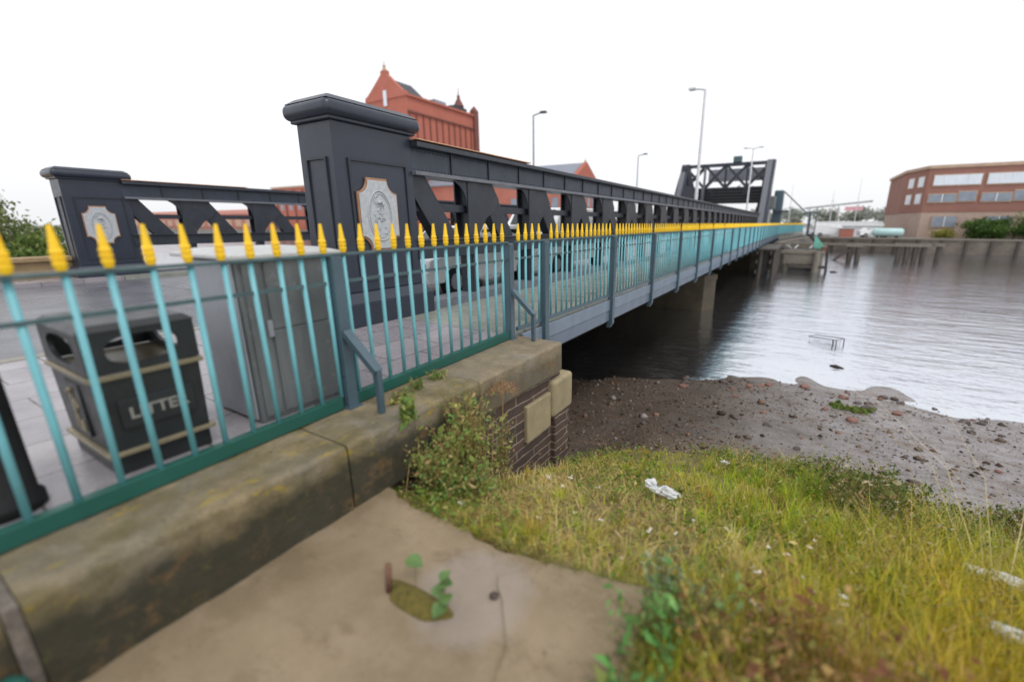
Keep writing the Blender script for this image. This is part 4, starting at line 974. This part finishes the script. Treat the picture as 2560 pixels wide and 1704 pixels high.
for k in range(6): mb.tube([T(L-.13,.0+.015*k,.18),T(L-.10,.02*k,-.2)], .005, 4)
mb.build('basket_wires', M['trolley'], tr)

# ------------------------------------------------------------------ timber jetty beside the bridge
jt = empty('timber_jetty', (0, 46.5, -2.8), 'weathered timber jetty on piles beside the bridge', 'jetty')
for (x, y) in ((-1.3,46),(1.05,45.4),(-1.2,49),(1.4,49)):
    MB().tube([(x,y,-5),(x,y,-1.05)], .26, 8).build('pile', M['timber'], jt)
MB().box(-1.75, 1.65, 45.5, 46.05, -1.25, -.95).build('cap_beam', M['timber'], jt, bevel=.03)
MB().box(-1.5, 1.45, 45.55, 45.95, -2.15, -1.30).build('fender_boards', M['timber'], jt, bevel=.02)
MB().box(-1.0, 1.8, 45.3, 45.52, -2.45, -2.18).build('waling', M['timber_d'], jt, bevel=.04)
MB().box(-1.6, 1.9, 46.1, 50.2, -1.1, -.95).build('deck', M['timber_d'], jt)
MB().box(-2.4, 1.7, 50.2, 50.7, -.95, -.45).build('rear_beam', M['timber'], jt, bevel=.03)
MB().box(1.35, 1.75, 46.2, 48.6, -.95, -.60).build('kerb_beam', M['rust'], jt)
rr = random.Random(3)
for i in range(9):
    mb = MB(); x, y = rr.uniform(-1.4,1.2), rr.uniform(46.3,49.6); a = rr.uniform(0,3.14); L = rr.uniform(.3,.9)
    mb.bar((x,y,-.90),(x+L*math.cos(a),y+L*math.sin(a),-.80+rr.uniform(0,.3)), .12,.10); o = mb.build('timber_offcut', M['timber'] if i % 3 else M['lid']); tag(o, 'broken timber offcut lying on the jetty deck', 'timber', 'offcuts on the jetty')
tr_ = empty('timber_trestle', (-2.4, 42, -2.8), 'dark tangled timber trestle between the bridge and the jetty', 'jetty')
for k in range(5):
    for x in (-2.9, -1.95): MB().tube([(x,38.5+2.1*k,-5),(x+.05,38.5+2.1*k,-.62-.05*k)], .17, 6).build('pile', M['timber_d'], tr_)
for x in (-2.9, -1.95):
    for z in (-.8,-1.5,-2.3): MB().bar((x-.18,38.2,z),(x-.18,47.5,z+.05), .14,.26).build('waling', M['timber_d'], tr_)
for k in range(4): MB().bar((-1.8,38.5+2.1*k,-2.6),(-1.8,40.6+2.1*k,-.8), .12,.16).build('brace', M['timber_d'], tr_)
MB().box(-3.05,-1.75,38.2,47.5,-.62,-.5).build('deck', M['timber_d'], tr_)
fp = empty('fender_pier', (-2, 58, -2.8), 'dark timber fender pier along the far bridge span', 'jetty')
MB().box(-2.9, 1.4, 53, 80, -1.0, -.62).build('deck', M['timber_d'], fp)
for k in range(10):
    MB().tube([(1.1-.05*k,53.4+2.8*k,-5),(1.1-.05*k,53.4+2.8*k,-.45)], .22, 7).build('pile', M['timber_d'], fp)
    MB().tube([(-2.0,53.4+2.8*k,-5),(-2.0,53.4+2.8*k,-.9)], .22, 7).build('pile', M['timber_d'], fp)
for z in (-1.5,-2.3): MB().box(.9,1.35,53,80,z-.14,z+.14).build('waling', M['timber_d'], fp)
MB().tube([(-2.4,52,-.55),(.2,56,-.1),(-.6,70,-.2)], .1, 6).build('rubbing_rail', M['timber'], fp)
o = MB().prism([(.70,.42),(1.9,-1.0),(.72,-.72)], 'y', 46.6, 46.68).build('leaning_panel', M['tealplate']); tag(o, 'pale teal triangular panel leaning on the jetty', 'panel')
o = MB().tube([(1.95,46.6,-3.4),(1.82,46.6,-.75)], .12, 6).build('mooring_post', M['timber_d']); tag(o, 'thin dark mooring post under the teal panel', 'post')
o = MB(); o.add(*crumple((2.5,46.4,-2.76),(.28,.16,.10),4,2)); o = o.build('buoy', M['timber_d'], smooth=True); tag(o, 'small dark lump floating beside the jetty', 'buoy')
def dolphin(x, y, k, label, lean):
    t = empty('mooring_dolphin', (x,y,-2.8), label, 'dolphin', 'broken mooring dolphins')
    rr = random.Random(k)
    for i in range(k):
        px = x+(i-(k-1)/2)*.75; h = rr.uniform(.6,1.0)
        MB().tube([(px,y+rr.uniform(-.4,.4),-5),(px,y,-2.8+h+.9)], .28, 7).build('pile', M['timber_d'], t)
    if lean: MB().tube([(x-2.2,y-.3,-3.1),(x-.1,y,-1.2)], .16, 6).build('raking_strut', M['timber_d'], t)
    MB().box(x-.4*k, x+.4*k, y-.35, y+.35, -1.2, -.85).build('cap', M['timber'], t)
dolphin(5.0, 62, 2, 'broken dolphin of two piles with a raking strut', True)
dolphin(10.6, 65, 4, 'wide broken dolphin of four piles in the water', False)
dolphin(13.4, 67, 1, 'single timber pile farthest right in the water', False)

# ------------------------------------------------------------------ bascule portal
pf_ = empty('bascule_portal', (-10.9, 67, 0), 'tall black rolling bascule portal frame at the far end of the bridge', 'bridge portal')
xl, xr_ = -16.6, -5.3; yb = 66.5
def leg(x):
    mb = MB(); n = 10; vs = []; fs = []
    for i in range(n+1):
        t = i/n; z = -.2+9.9*t; yc = yb+4.2*t**1.25; w = 1.35-.45*t
        for (a, b) in ((-.5,-w),(.5,-w),(.5,w),(-.5,w)): vs.append((x+a, yc+b, z))
    for i in range(n):
        for k in range(4): fs.append((4*i+k,4*i+(k+1)%4,4*i+4+(k+1)%4,4*i+4+k))
    fs += [(3,2,1,0),tuple(range(4*n,4*n+4))]; mb.add(vs, fs); mb.build('leg', M['black'], pf_)
    mb = MB()
    vs = []; fs = []
    for i in range(n+1):
        t = i/n; z = -.2+9.9*t; yc = yb+4.2*t**1.25-1.36+.45*t
        for (a, b) in ((-.52,-.08),(.16,-.08),(.16,0),(-.52,0)): vs.append((x+a, yc+b, z))
    for i in range(n):
        for k in range(4): fs.append((4*i+k,4*i+(k+1)%4,4*i+4+(k+1)%4,4*i+4+k))
    mb.add(vs, fs).build('leg_flange', M['flange'], pf_)
leg(xl); leg(xr_)
ZT, ZB, ZC = 9.35, 6.3, 4.15
yt = yb+3.3
MB().box(xl, xr_, yt-.2, yt+.2, ZT-.2, ZT+.2).build('top_beam', M['black'], pf_)
MB().box(xl, xr_, yt-.5, yt+1.6, ZC, ZB).build('counterweight', M['soffit'], pf_, bevel=.05)
for k in range(5): MB().box(xl+.5, xr_-.5, yt-.62, yt-.5, ZC+.25+.42*k, ZC+.37+.42*k).build('counterweight_rib', M['black2'], pf_)
nb = 4; bw = (xr_-xl)/nb
for i in range(nb):
    a, b = xl+bw*i, xl+bw*(i+1)
    MB().bar((a,yt,ZT),(b,yt,ZB),.26,.34).build('cross_brace', M['black2'], pf_); MB().bar((a,yt+.16,ZB),(b,yt+.16,ZT),.26,.34).build('cross_brace', M['black2'], pf_)
    if i: MB().box(a-.14, a+.14, yt-.2, yt+.2, ZB, ZT).build('truss_post', M['flange'] if i == 1 else M['black2'], pf_)
for i in range(nb):
    a, b = xl+bw*i, xl+bw*(i+1)
    MB().bar((a,yt+1.3,ZB),(b,yt+1.3,ZT),.10,.14).build('rear_brace', M['black2'], pf_)
MB().box(xl, xr_, yt+1.2, yt+1.4, ZT-.12, ZT+.12).build('rear_beam', M['black2'], pf_)
MB().prism([(xl+.4,1.0),(xl+2.7,1.0),(xl+2.5,5.0),(xl+1.5,6.6),(xl+.7,9.3),(xl-.3,9.5),(xl-.9,7.0),(xl-1.5,4.0),(xl-1.6,1.0)], 'y', yb+2.6, yb+2.9).build('leg_plate', M['black2'], pf_)
MB().prism([(xr_-.4,1.0),(xr_-1.6,1.0),(xr_-.9,5.2),(xr_-.7,9.2),(xr_+.2,9.2)], 'y', yb+3.0, yb+3.25).build('leg_plate', M['black2'], pf_)
MB().box(xl+bw*1.1, xr_-bw*.25, yt+1.2, yt+1.5, 7.2, 8.9).build('machinery_screen', M['flange2'], pf_)
MB().prism([(xl+.5,ZB+.4),(xl+2.6,ZB-.2),(xl+2.8,0.5),(xl+.5,0.5)], 'y', yb+.6, yb+.9).build('side_plate', M['black2'], pf_)
MB().box(xl+bw-.2, xl+bw+.2, yt-.7, yt-.3, 1, ZB).build('hanger', M['flange'], pf_)
MB().box(xl+bw*2.3, xl+bw*2.3+1.1, yt-.4, yt+.4, ZT+.2, ZT+1.0).build('lantern_box', M['rail'], pf_, bevel=.08)
for i in range(7):
    rr = random.Random(i); x = rr.uniform(xl+2.5,xr_-1.5); MB().bar((x,yt-.7,rr.uniform(5,6.4)),(x+rr.uniform(-1.4,1.4),yt-.7,rr.uniform(5,6.6)),.1,.12).build('linkage', M['black2'], pf_)
# control tower block and access gantry right of it
ct = empty('control_tower', (-4.0, 75, 0), 'narrow dark control tower behind the right portal leg', 'tower')
MB().box(-4.75, -3.5, 74.4, 76, -.5, 6.0).build('shaft', M['post'], ct, bevel=.2)
MB().box(-5.5, -4.4, 73.6, 74.4, 3.3, 5.2).build('machine_box', M['stonegrey'], ct, bevel=.2)
MB().box(-5.4, -4.9, 73.8, 74.2, -.3, 3.2).build('support_post', M['lid'], ct)
MB().box(-4.4, -2.6, 73.9, 74.4, 2.9, 3.15).build('platform', M['black2'], ct)
gn = empty('access_gantry', (-1, 75, 0), 'thin steel gantry sloping down from the control tower to a post', 'gantry')
MB().bar((-3.5,75,5.8),(-.5,75,2.95),.14,.16).build('sloping_rail', M['post'], gn)
MB().box(-.6, 1.0, 74.9, 75.1, 2.8, 3.0).build('cross_beam', M['post'], gn)
MB().box(-.05, .3, 74.85, 75.15, -1.2, 2.8).build('post', M['post'], gn); MB().box(.85, .99, 74.9, 75.1, -1.2, 2.8).build('post', M['post'], gn)
MB().tube([(-4,75.2,2.75),(-1.5,75.2,2.62),(-.5,75.2,2.85)], .04, 5).build('cable', M['post'], gn)

# ------------------------------------------------------------------ street lamps
def lamp(x, y, h, arm, label, two=False, zb=-.1, th_=.09, m=None):
    m = m or M['lampgrey']
    t = empty('street_lamp', (x,y,zb), label, 'street lamp', 'street lamps on the bridge')
    MB().tube([(x,y,zb),(x,y,1.2)], .11, 8).tube([(x,y,1.2),(x,y,h)], [th_,th_*.65], 8).build('column', m, t)
    for s in ((arm, -arm) if two else (arm,)):
        MB().tube([(x,y,h-.02),(x+s*.5,y,h+.06),(x+s,y,h+.10)], .05, 6).build('arm', m, t)
        MB().box(min(x+s*.75,x+s*1.35), max(x+s*.75,x+s*1.35), y-.16, y+.16, h+.04, h+.17).build('lamp_head', M['post'] if m is M['lampgrey'] else m, t, bevel=.04)
lamp(-16.9, 27.5, 8.4, .75, 'slim street lamp rising behind the near part of the chord')
lamp(-16.9, 49.3, 8.5, .75, 'slim street lamp left of the portal, smallest in view')
lamp(-5.75, 27.2, 8.4, -.65, 'tall pale street lamp with its arm to the left, in front of the portal', th_=.10, m=M['lampglare'])
lamp(-5.75, 52.0, 8.7, .7, 'double headed street lamp rising through the right side of the portal', True, m=M['lampglare'])

# ------------------------------------------------------------------ buildings across the river
wh = empty('brick_warehouse', (-96, 98, -.75), 'tall red brick warehouse with stepped gable and finials behind the pylon', 'warehouse')
k_ = 1.8; yA, yBk, xF, xL = 86.4, 113.7, -90, -105
zp = 31.9
MB().box(xL, xF, yA, yBk, -.8, zp).build('wall', M['brick_y'], wh)
for i in range(12):
    y = yA+.5+(yBk-yA-1)*i/11
    MB().box(xF, xF+.3, y-.13, y+.13, -.75, zp-3.6).build('pilaster', M['pilaster'], wh)
MB().box(xF, xF+.42, yA, yBk, zp-3.6, zp-3.2).build('string_course', M['pilaster'], wh)
MB().box(xF-.3, xF+.55, yA-.1, yBk+.1, zp-.02, zp+.5).build('parapet', M['brick_y'], wh)
MB().box(xF-1.1, xF+.7, yBk-1.6, yBk+.3, -.75, zp+1.6).frustum((xF-1.1,xF+.7,yBk-1.6,yBk+.3),(xF-.3,xF-.1,yBk-.7,yBk-.6),zp+1.6,zp+3).build('corner_turret', M['pilaster'], wh)
# ogee gable facing the river
ap = (xL+xF)/2+.2; gpts = [(xL, zp), (xF, zp), (xF-.3, zp+1.2)]
for t in [i/8 for i in range(9)]:
    gpts.append((xF-.8-(xF-.8-ap-1.0)*t, zp+1.2+4.5*t**1.05))
gpts += [(ap+1.0, zp+5.8), (ap+1.0, zp+6.5), (ap-1.0, zp+6.5), (ap-1.0, zp+5.8)]
for t in [1-i/8 for i in range(9)]:
    gpts.append((xL+.8+(ap-1.0-xL-.8)*t, zp+1.2+4.5*t**1.05))
gpts.append((xL+.3, zp+1.2))
MB().prism(gpts, 'y', yA-.25, yA+.9).build('gable', M['brick_x'], wh)
MB().lathe([(.7,0),(.5,.5),(.25,.8),(.45,1.1),(.16,1.5),(.06,2.2)], (ap, yA+.3, zp+6.5), 8).build('finial', M['dressing'], wh)
MB().prism([(xL+1,zp),(xF-1,zp),(ap,zp+5.2)], 'y', yA+.91, yA+9).build('roof', M['roofd'], wh)
MB().box(ap-.6, ap+.6, yA-.33, yA-.26, zp-1.6, zp+2.0).build('window', M['winlight'], wh)
MB().box(ap-4.8, ap-3.9, yA-.33, yA-.26, zp-6, zp-3.5).box(ap+3.9, ap+4.8, yA-.33, yA-.26, zp-6, zp-3.5).build('window', M['windark'], wh)
MB().box(xF-7, xF-1, yA+11, yA+15.5, zp, zp+1.7).build('roof_plant', M['windark'], wh)
MB().prism([(yA+17,zp),(yA+24.3,zp),(yA+24.3,zp+1.7),(yA+20,zp+2.2),(yA+17,zp+1.4)], 'x', xF-7, xF-1).build('rear_roof', M['roofd'], wh)
MB().lathe([(1.6,0),(1.1,.9),(.4,2.2),(.5,2.6),(.12,3.3),(.05,5)], (xF-2.2, yA+22.2, zp+2.2), 8).build('rear_turret', M['pilaster'], wh)
for i in range(9):
    y = yA+3+(yBk-yA-5)*i/8; MB().box(xF+.01, xF+.12, y-.5, y+.5, 2.2, 3.6).build('window', M['windark'], wh)
MB().box(xF, xF+.4, yA, yBk, 4.4, 4.8).build('plinth_course', M['pilaster'], wh)
w2 = empty('brick_building', (-84, 124, -.75), 'lower red brick block right of the tall warehouse, seen through the truss', 'building')
MB().box(-110, -78, 115, 140, -.75, 15.5).build('wall', M['brick_y'], w2)
for i in range(8): MB().box(-78, -77.7, 116+3*i, 116.5+3*i, -.7, 14).build('pilaster', M['pilaster'], w2)
for i in range(7): MB().box(-77.99, -77.9, 117.3+3*i, 118.7+3*i, 5, 8).build('window', M['windark'], w2)
MB().box(-110.3, -77.6, 114.8, 140.3, 15.5, 16).build('parapet', M['dressing'], w2)
w3 = empty('brick_building', (-130, 92, -.75), 'plain red brick block left of the near pylon, behind the far girder', 'building')
MB().box(-158, -107, 88, 110, -.75, 12.5).build('wall', M['brick_x'], w3)
for i in range(10): MB().box(-156+5*i, -155.5+5*i, 87.7, 88, -.75, 11.8).build('pilaster', M['pilaster'], w3)
for i in range(9): MB().box(-154+5*i, -152.6+5*i, 87.9, 87.99, 5.5, 8).build('window', M['windark'], w3)
MB().box(-158.3, -106.7, 87.6, 110.3, 12.5, 13).build('parapet', M['dressing'], w3)
ls = empty('brick_shed', (-220, 90, -.75), 'long low orange red brick warehouse far left across the river', 'warehouse')
MB().box(-330, -160, 86, 110, -.75, 4.6).build('wall', M['brick_shed'], ls)
MB().frustum((-331,-159,85.5,111),(-330,-160,96,100),4.6,6.6).build('roof', M['brick_shed'], ls)
for i in range(24): MB().box(-328+7*i, -324+7*i, 85.85, 85.99, .2, 2.6).build('window', M['dressing'], ls)
gb = empty('gabled_building', (-60, 96, -.75), 'gabled red brick building with a pale slate roof rising over the chord', 'building')
MB().box(-92, -45, 90.5, 102.5, -.75, 11.2).build('wall', M['brick_y'], gb)
MB().prism([(90.5,11.2),(102.5,11.2),(96.5,14.75)], 'x', -46, -45).build('gable', M['brick_y'], gb)
MB().add([(-92,90,11.0),(-46.1,90,11.0),(-46.1,96.5,14.7),(-92,96.5,14.7),(-92,103,11.0),(-46.1,103,11.0),(-92,90,10.7),(-46.1,90,10.7),(-46.1,103,10.7),(-92,103,10.7)], [(0,1,2,3),(3,2,5,4),(6,9,8,7),(0,6,7,1),(4,5,8,9),(1,7,8,5,2),(0,3,4,9,6)]).build('roof', M['roof'], gb)
MB().lathe([(.3,0),(.25,.4),(.08,.6),(.03,1.0)], (-45.5,96.5,14.7), 6).build('finial', M['dressing'], gb)
MB().box(-70, -69, 92.6, 93.6, 11.8, 13.4).build('roof_vent', M['soffit'], gb)
for i in range(4): MB().box(-44.99, -44.9, 91.5+2.7*i, 92.8+2.7*i, 5, 8.4).build('window', M['windark'], gb)
for i in range(8): MB().box(-90+5.6*i, -88.4+5.6*i, 90.4, 90.49, 4, 7).build('window', M['windark'], gb)

# brick office block on the right
of = empty('office_block', (30, 98, -.75), 'three storey red brick office block with window bands at right', 'office building')
prof = [(14.9,90),(62,90),(62,112),(12.9,112),(13.1,96.5)]
MB().prism(prof, 'z', 3.0, 9.3).build('upper_wall', M['brick_off'], of)
MB().prism([(14.95,90.05),(61.9,90.05),(61.9,111.9),(13.0,111.9),(13.2,96.5)], 'z', -.75, 2.997).build('ground_floor', M['farwall'], of)
MB().prism([(14.75,89.8),(62.2,89.8),(62.2,112.2),(12.7,112.2),(12.9,96.5)], 'z', 9.303, 9.75).build('parapet', M['dressing'], of)
def win(x0, x1, z0, z1, m):
    w = MB().box(x0-.12, x1+.12, 89.88, 89.99, z0-.15, z1+.12).build('window', M['dressing'], of)
    MB().box(x0, x1, 89.84, 89.875, z0, z1).build('pane', m, w)
    n = max(1, int((x1-x0)/1.3))
    for i in range(1, n): xx_ = x0+(x1-x0)*i/n; MB().box(xx_-.05, xx_+.05, 89.80, 89.838, z0, z1).build('mullion', M['white'], w)
x = 15.6
while x < 60:
    win(x, x+5.3, 6.9, 8.3, M['winlight'])
    if int(x) % 2: win(x-.2, x+2.9, 4.5, 5.6, M['windark']); win(x+3.2, x+5.1, 4.6, 5.9, M['windark'])
    else: win(x, x+5.4, 4.5, 5.8, M['windark'])
    win(x+.8, x+3.6, .9, 2.4, M['windark'])
    x += 6.0
dv = Vector((13.1-14.9, 96.5-90, 0)).normalized(); nv = Vector((-dv.y, dv.x, 0))
for u in (.7, 3.6):
    for z in (4.3, 6.8):
        c_ = Vector((14.9,90,0))+dv*(u+1); a_ = c_-dv*.9; b_ = c_+dv*.9
        w = MB().bar((a_.x,a_.y,z+.75),(b_.x,b_.y,z+.75),.12,1.7).build('window', M['dressing'], of)
        a_ = c_-dv*.75; b_ = c_+dv*.75
        MB().bar((a_.x,a_.y,z+.75),(b_.x,b_.y,z+.75),.2,1.4).build('pane', M['winlight'], w)
for i, (x, y, h, r, lab) in enumerate([(22,87.2,3.2,3.0,'dense green shrub before the office block, left one'),(27.5,87.0,3.9,3.6,'large dense green shrub before the office block, second from left'),(34,87.2,3.7,3.6,'dense green shrub before the office block at the picture edge'),(40,87.4,3.6,3.6,'dense green shrub beyond the picture edge by the office')][:3]):
    tree('shrub', (x,y,-1.2), h, r, lab, 3200, .42, [(66,96,40),(84,112,48),(54,80,36),(100,122,58)], 60+i, 'shrubs before the office', 'shrub', False)
tree('shrub', (17.5,87.5,-.9), 1.6, 1.6, 'small yellow green shrub at the foot of the office corner', 1200, .3, [(150,150,70),(168,160,84),(130,134,60),(120,120,70)], 66, None, 'shrub', False)
qw = empty('quay_wall', (0, 83.6, -3), 'old stone and timber quay wall along the far bank', 'wall')
MB().box(-160, 160, 83.2, 84.1, -5, -.95).build('face', M['quay'], qw)
MB().box(-160, 160, 83.0, 84.2, -.948, -.70).build('coping', M['timber'], qw, bevel=.04)
for i in range(40):
    x = -30+2.6*i; MB().box(x-.15, x+.15, 82.86, 83.19, -4, -.98).build('fender_post', M['timber_d'], qw)
MB().box(2, 15, 82.5, 83.0, -1.9, -1.55).build('waling', M['timber'], qw)

# far right quayside: sheds, vehicles, masts, trees
def car(name, loc, rz, m, label, group=None, van=False):
    t = empty(name, (0,0,0), label, 'van' if van else 'car', group)
    L, Wd = (4.9, 1.9) if van else (4.2, 1.74)
    if van: prof = [(-L/2,.35),(L/2,.35),(L/2+.02,.75),(L/2-.15,1.05),(L/2-.75,1.22),(L/2-1.35,1.95),(-L/2+.08,2.0),(-L/2,1.2)]
    else: prof = [(-L/2,.32),(L/2,.32),(L/2+.03,.55),(L/2-.08,.80),(L/2-1.05,.97),(L/2-1.75,1.42),(-L/2+.75,1.46),(-L/2+.12,1.02),(-L/2-.02,.7)]
    zb = prof[4][1]
    n = len(prof); mb = MB(); vs = []
    for s in (-1, -.86, .86, 1):
        for (x, z) in prof:
            w = Wd/2*s if z <= zb+.02 or abs(s) < .9 else Wd/2*s*.84
            if abs(s) < .9: w = Wd/2*s
            vs.append((x*(1 if abs(s) < .9 else .985), w if not (abs(s) < .9 and z > zb+.02) else Wd/2*.80*np.sign(s), z))
    fs = [tuple(range(n-1,-1,-1)), tuple(range(3*n,4*n))]
    for j in range(3):
        for i in range(n): fs.append((j*n+i, j*n+(i+1)%n, (j+1)*n+(i+1)%n, (j+1)*n+i))
    mb.add(vs, fs).build('body', m, t, local=True, bevel=.05, seg=3)
    if van: wsp = [(L/2-.80,1.25),(L/2-1.3,1.86)]; sidex = (L/2-2.3, L/2-1.45, 1.2, 1.8)
    else: wsp = [(L/2-1.12,1.0),(L/2-1.70,1.37)]; sidex = (-L/2+.75, L/2-1.55, 1.02, 1.36)
    MB().bar((wsp[0][0]+.03,0,wsp[0][1]+.02),(wsp[1][0]+.03,0,wsp[1][1]+.02),Wd*.74,.03).build('windscreen', M['glass'], t, local=True)
    for s in (-1,1):
        MB().prism([(sidex[0],sidex[2]),(sidex[1],sidex[2]),(sidex[1]-.35,sidex[3]),(sidex[0]+.2,sidex[3])], 'y', s*Wd*.425, s*(Wd*.425+.03)).build('side_window', M['glass'], t, local=True)
        MB().box(L/2-.12, L/2+.035, s*Wd*.36-.16, s*Wd*.36+.16, .58, .74).build('headlight', M['winlight'], t, local=True, bevel=.03)
        MB().box(-L/2-.03, -L/2+.06, s*Wd*.38-.12, s*Wd*.38+.12, .68, .9).build('tail_light', M['rockred'], t, local=True, bevel=.02)
        for x in (-L*.31, L*.31):
            w = MB().tube([(x,s*(Wd/2-.2),.32),(x,s*(Wd/2-.17),.32),(x,s*(Wd/2+.01),.32),(x,s*(Wd/2+.02),.32)],[.28,.32,.32,.27],16).build('wheel', M['tyre'], t, local=True)
            MB().tube([(x,s*(Wd/2+.005),.32),(x,s*(Wd/2+.03),.32)], .18, 10).build('rim', M['rim'], w, local=True)
    t.location = loc; t.rotation_euler = (0,0,rz); return t
c1 = car('car', (-7.1, 8.3, -.1), R(-90), M['white'], 'white car on the bridge road just past the near pylon, bonnet towards us')
c2 = car('van', (-7.2, 13.0, -.1), R(-90), M['white'], 'white van following the white car along the bridge road', van=True)
c3 = car('car', (-13.6, 20.5, -.1), R(90), simple('silver_car_paint', srgb(150,156,164), .3, .05, 3, None, 0), 'silver car driving away in the far lane of the bridge')
for i, (x, y, lab, vn) in enumerate([(3.5,88,'white van parked on the far quay left of the sheds',True),(9.2,87.2,'pale car parked on the far quay beside the teal tank',False),(-.5,90,'white car parked far off behind the gantry post',False)]):
    car('van' if vn else 'car', (x,y,-.75), R(10*i), M['white'], lab, van=vn)
o = empty('boat_shed', (6.5, 92, -.75), 'low white quayside shed with a pale roof', 'shed')
MB().box(1, 10.5, 91, 97, -.75, .95).build('wall', M['white'], o); MB().frustum((.7,10.8,90.7,97.3),(.7,10.8,93.9,94.1),.95,1.7).build('roof', M['lid'], o)
for i in range(3): MB().box(2+2.8*i, 3.6+2.8*i, 90.93, 90.99, -.5, .5).build('door', M['windark'], o)
o = empty('storage_tank', (11.5, 86.4, -.75), 'long pale teal tank lying on the far quay', 'tank')
MB().tube([(8.9,86.2,.05),(9.2,86.2,.05),(12.4,86.2,.05),(12.7,86.2,.05)],[.4,.62,.62,.4],14).build('shell', M['paleteal'], o, smooth=True)
MB().box(9.4,9.7,85.8,86.6,-.75,-.5).box(11.8,12.1,85.8,86.6,-.75,-.5).build('cradle', M['soffit'], o)
o = empty('brick_kiosk', (5.6, 86, -.75), 'small reddish brick kiosk at the quay edge', 'kiosk')
MB().box(4.6,6.4,85.4,87,-.75,.55).build('wall', M['brick_shed'], o); MB().box(4.5,6.5,85.3,87.1,.55,.7).build('roof', M['lid'], o)
def mast(x, y, h, label, stay=True):
    t = empty('mast', (x,y,-.75), label, 'mast', 'masts on the far quay')
    MB().tube([(x,y,-.75),(x,y,h)],[.10,.03],6).build('pole', M['lampglare'], t)
    if stay: MB().tube([(x,y,h*.8),(x+2.2,y,-.5)],.03,4).tube([(x,y,h*.8),(x-1.6,y,-.5)],.02,4).build('stay', M['lampglare'], t)
mast(3.2, 93, 6.8, 'stayed pale mast nearest the gantry on the far quay')
mast(7.0, 96, 9.0, 'tallest thin mast on the far quay', False)
mast(-3.0, 90, 8.0, 'thin mast just right of the control tower', False)
o = empty('conveyor_gantry', (6, 100, -.75), 'long thin pale conveyor gantry with a faded pink sign', 'gantry')
MB().bar((-1,100,4.1),(9.5,100,5.2),.3,.28).build('beam', M['lampgrey'], o)
for x in (0,4.5,9): MB().tube([(x,100,-.75),(x,100,4.4)],.10,5).build('leg', M['lampgrey'], o)
MB().box(5.5,8.2,99.7,99.8,3.6,4.3).build('sign_panel', M['pink'], o)
for i, (x, y, h, r) in enumerate([(4,150,6,4.5),(12,160,7,5),(-4,170,6.5,5),(20,175,7,6),(-14,165,7,6)]):
    tree('tree', (x,y,-.8), h, r, ['grey green tree far behind the quay shed','grey green tree far behind the tall mast','distant tree behind the gantry post','distant tree just left of the office block','distant tree seen through the bascule portal'][i], 1500, .8, [(160,166,156),(172,176,164),(150,158,146),(178,180,172)], 80+i, 'distant trees')  # distance haze is put into the pale leaf colours
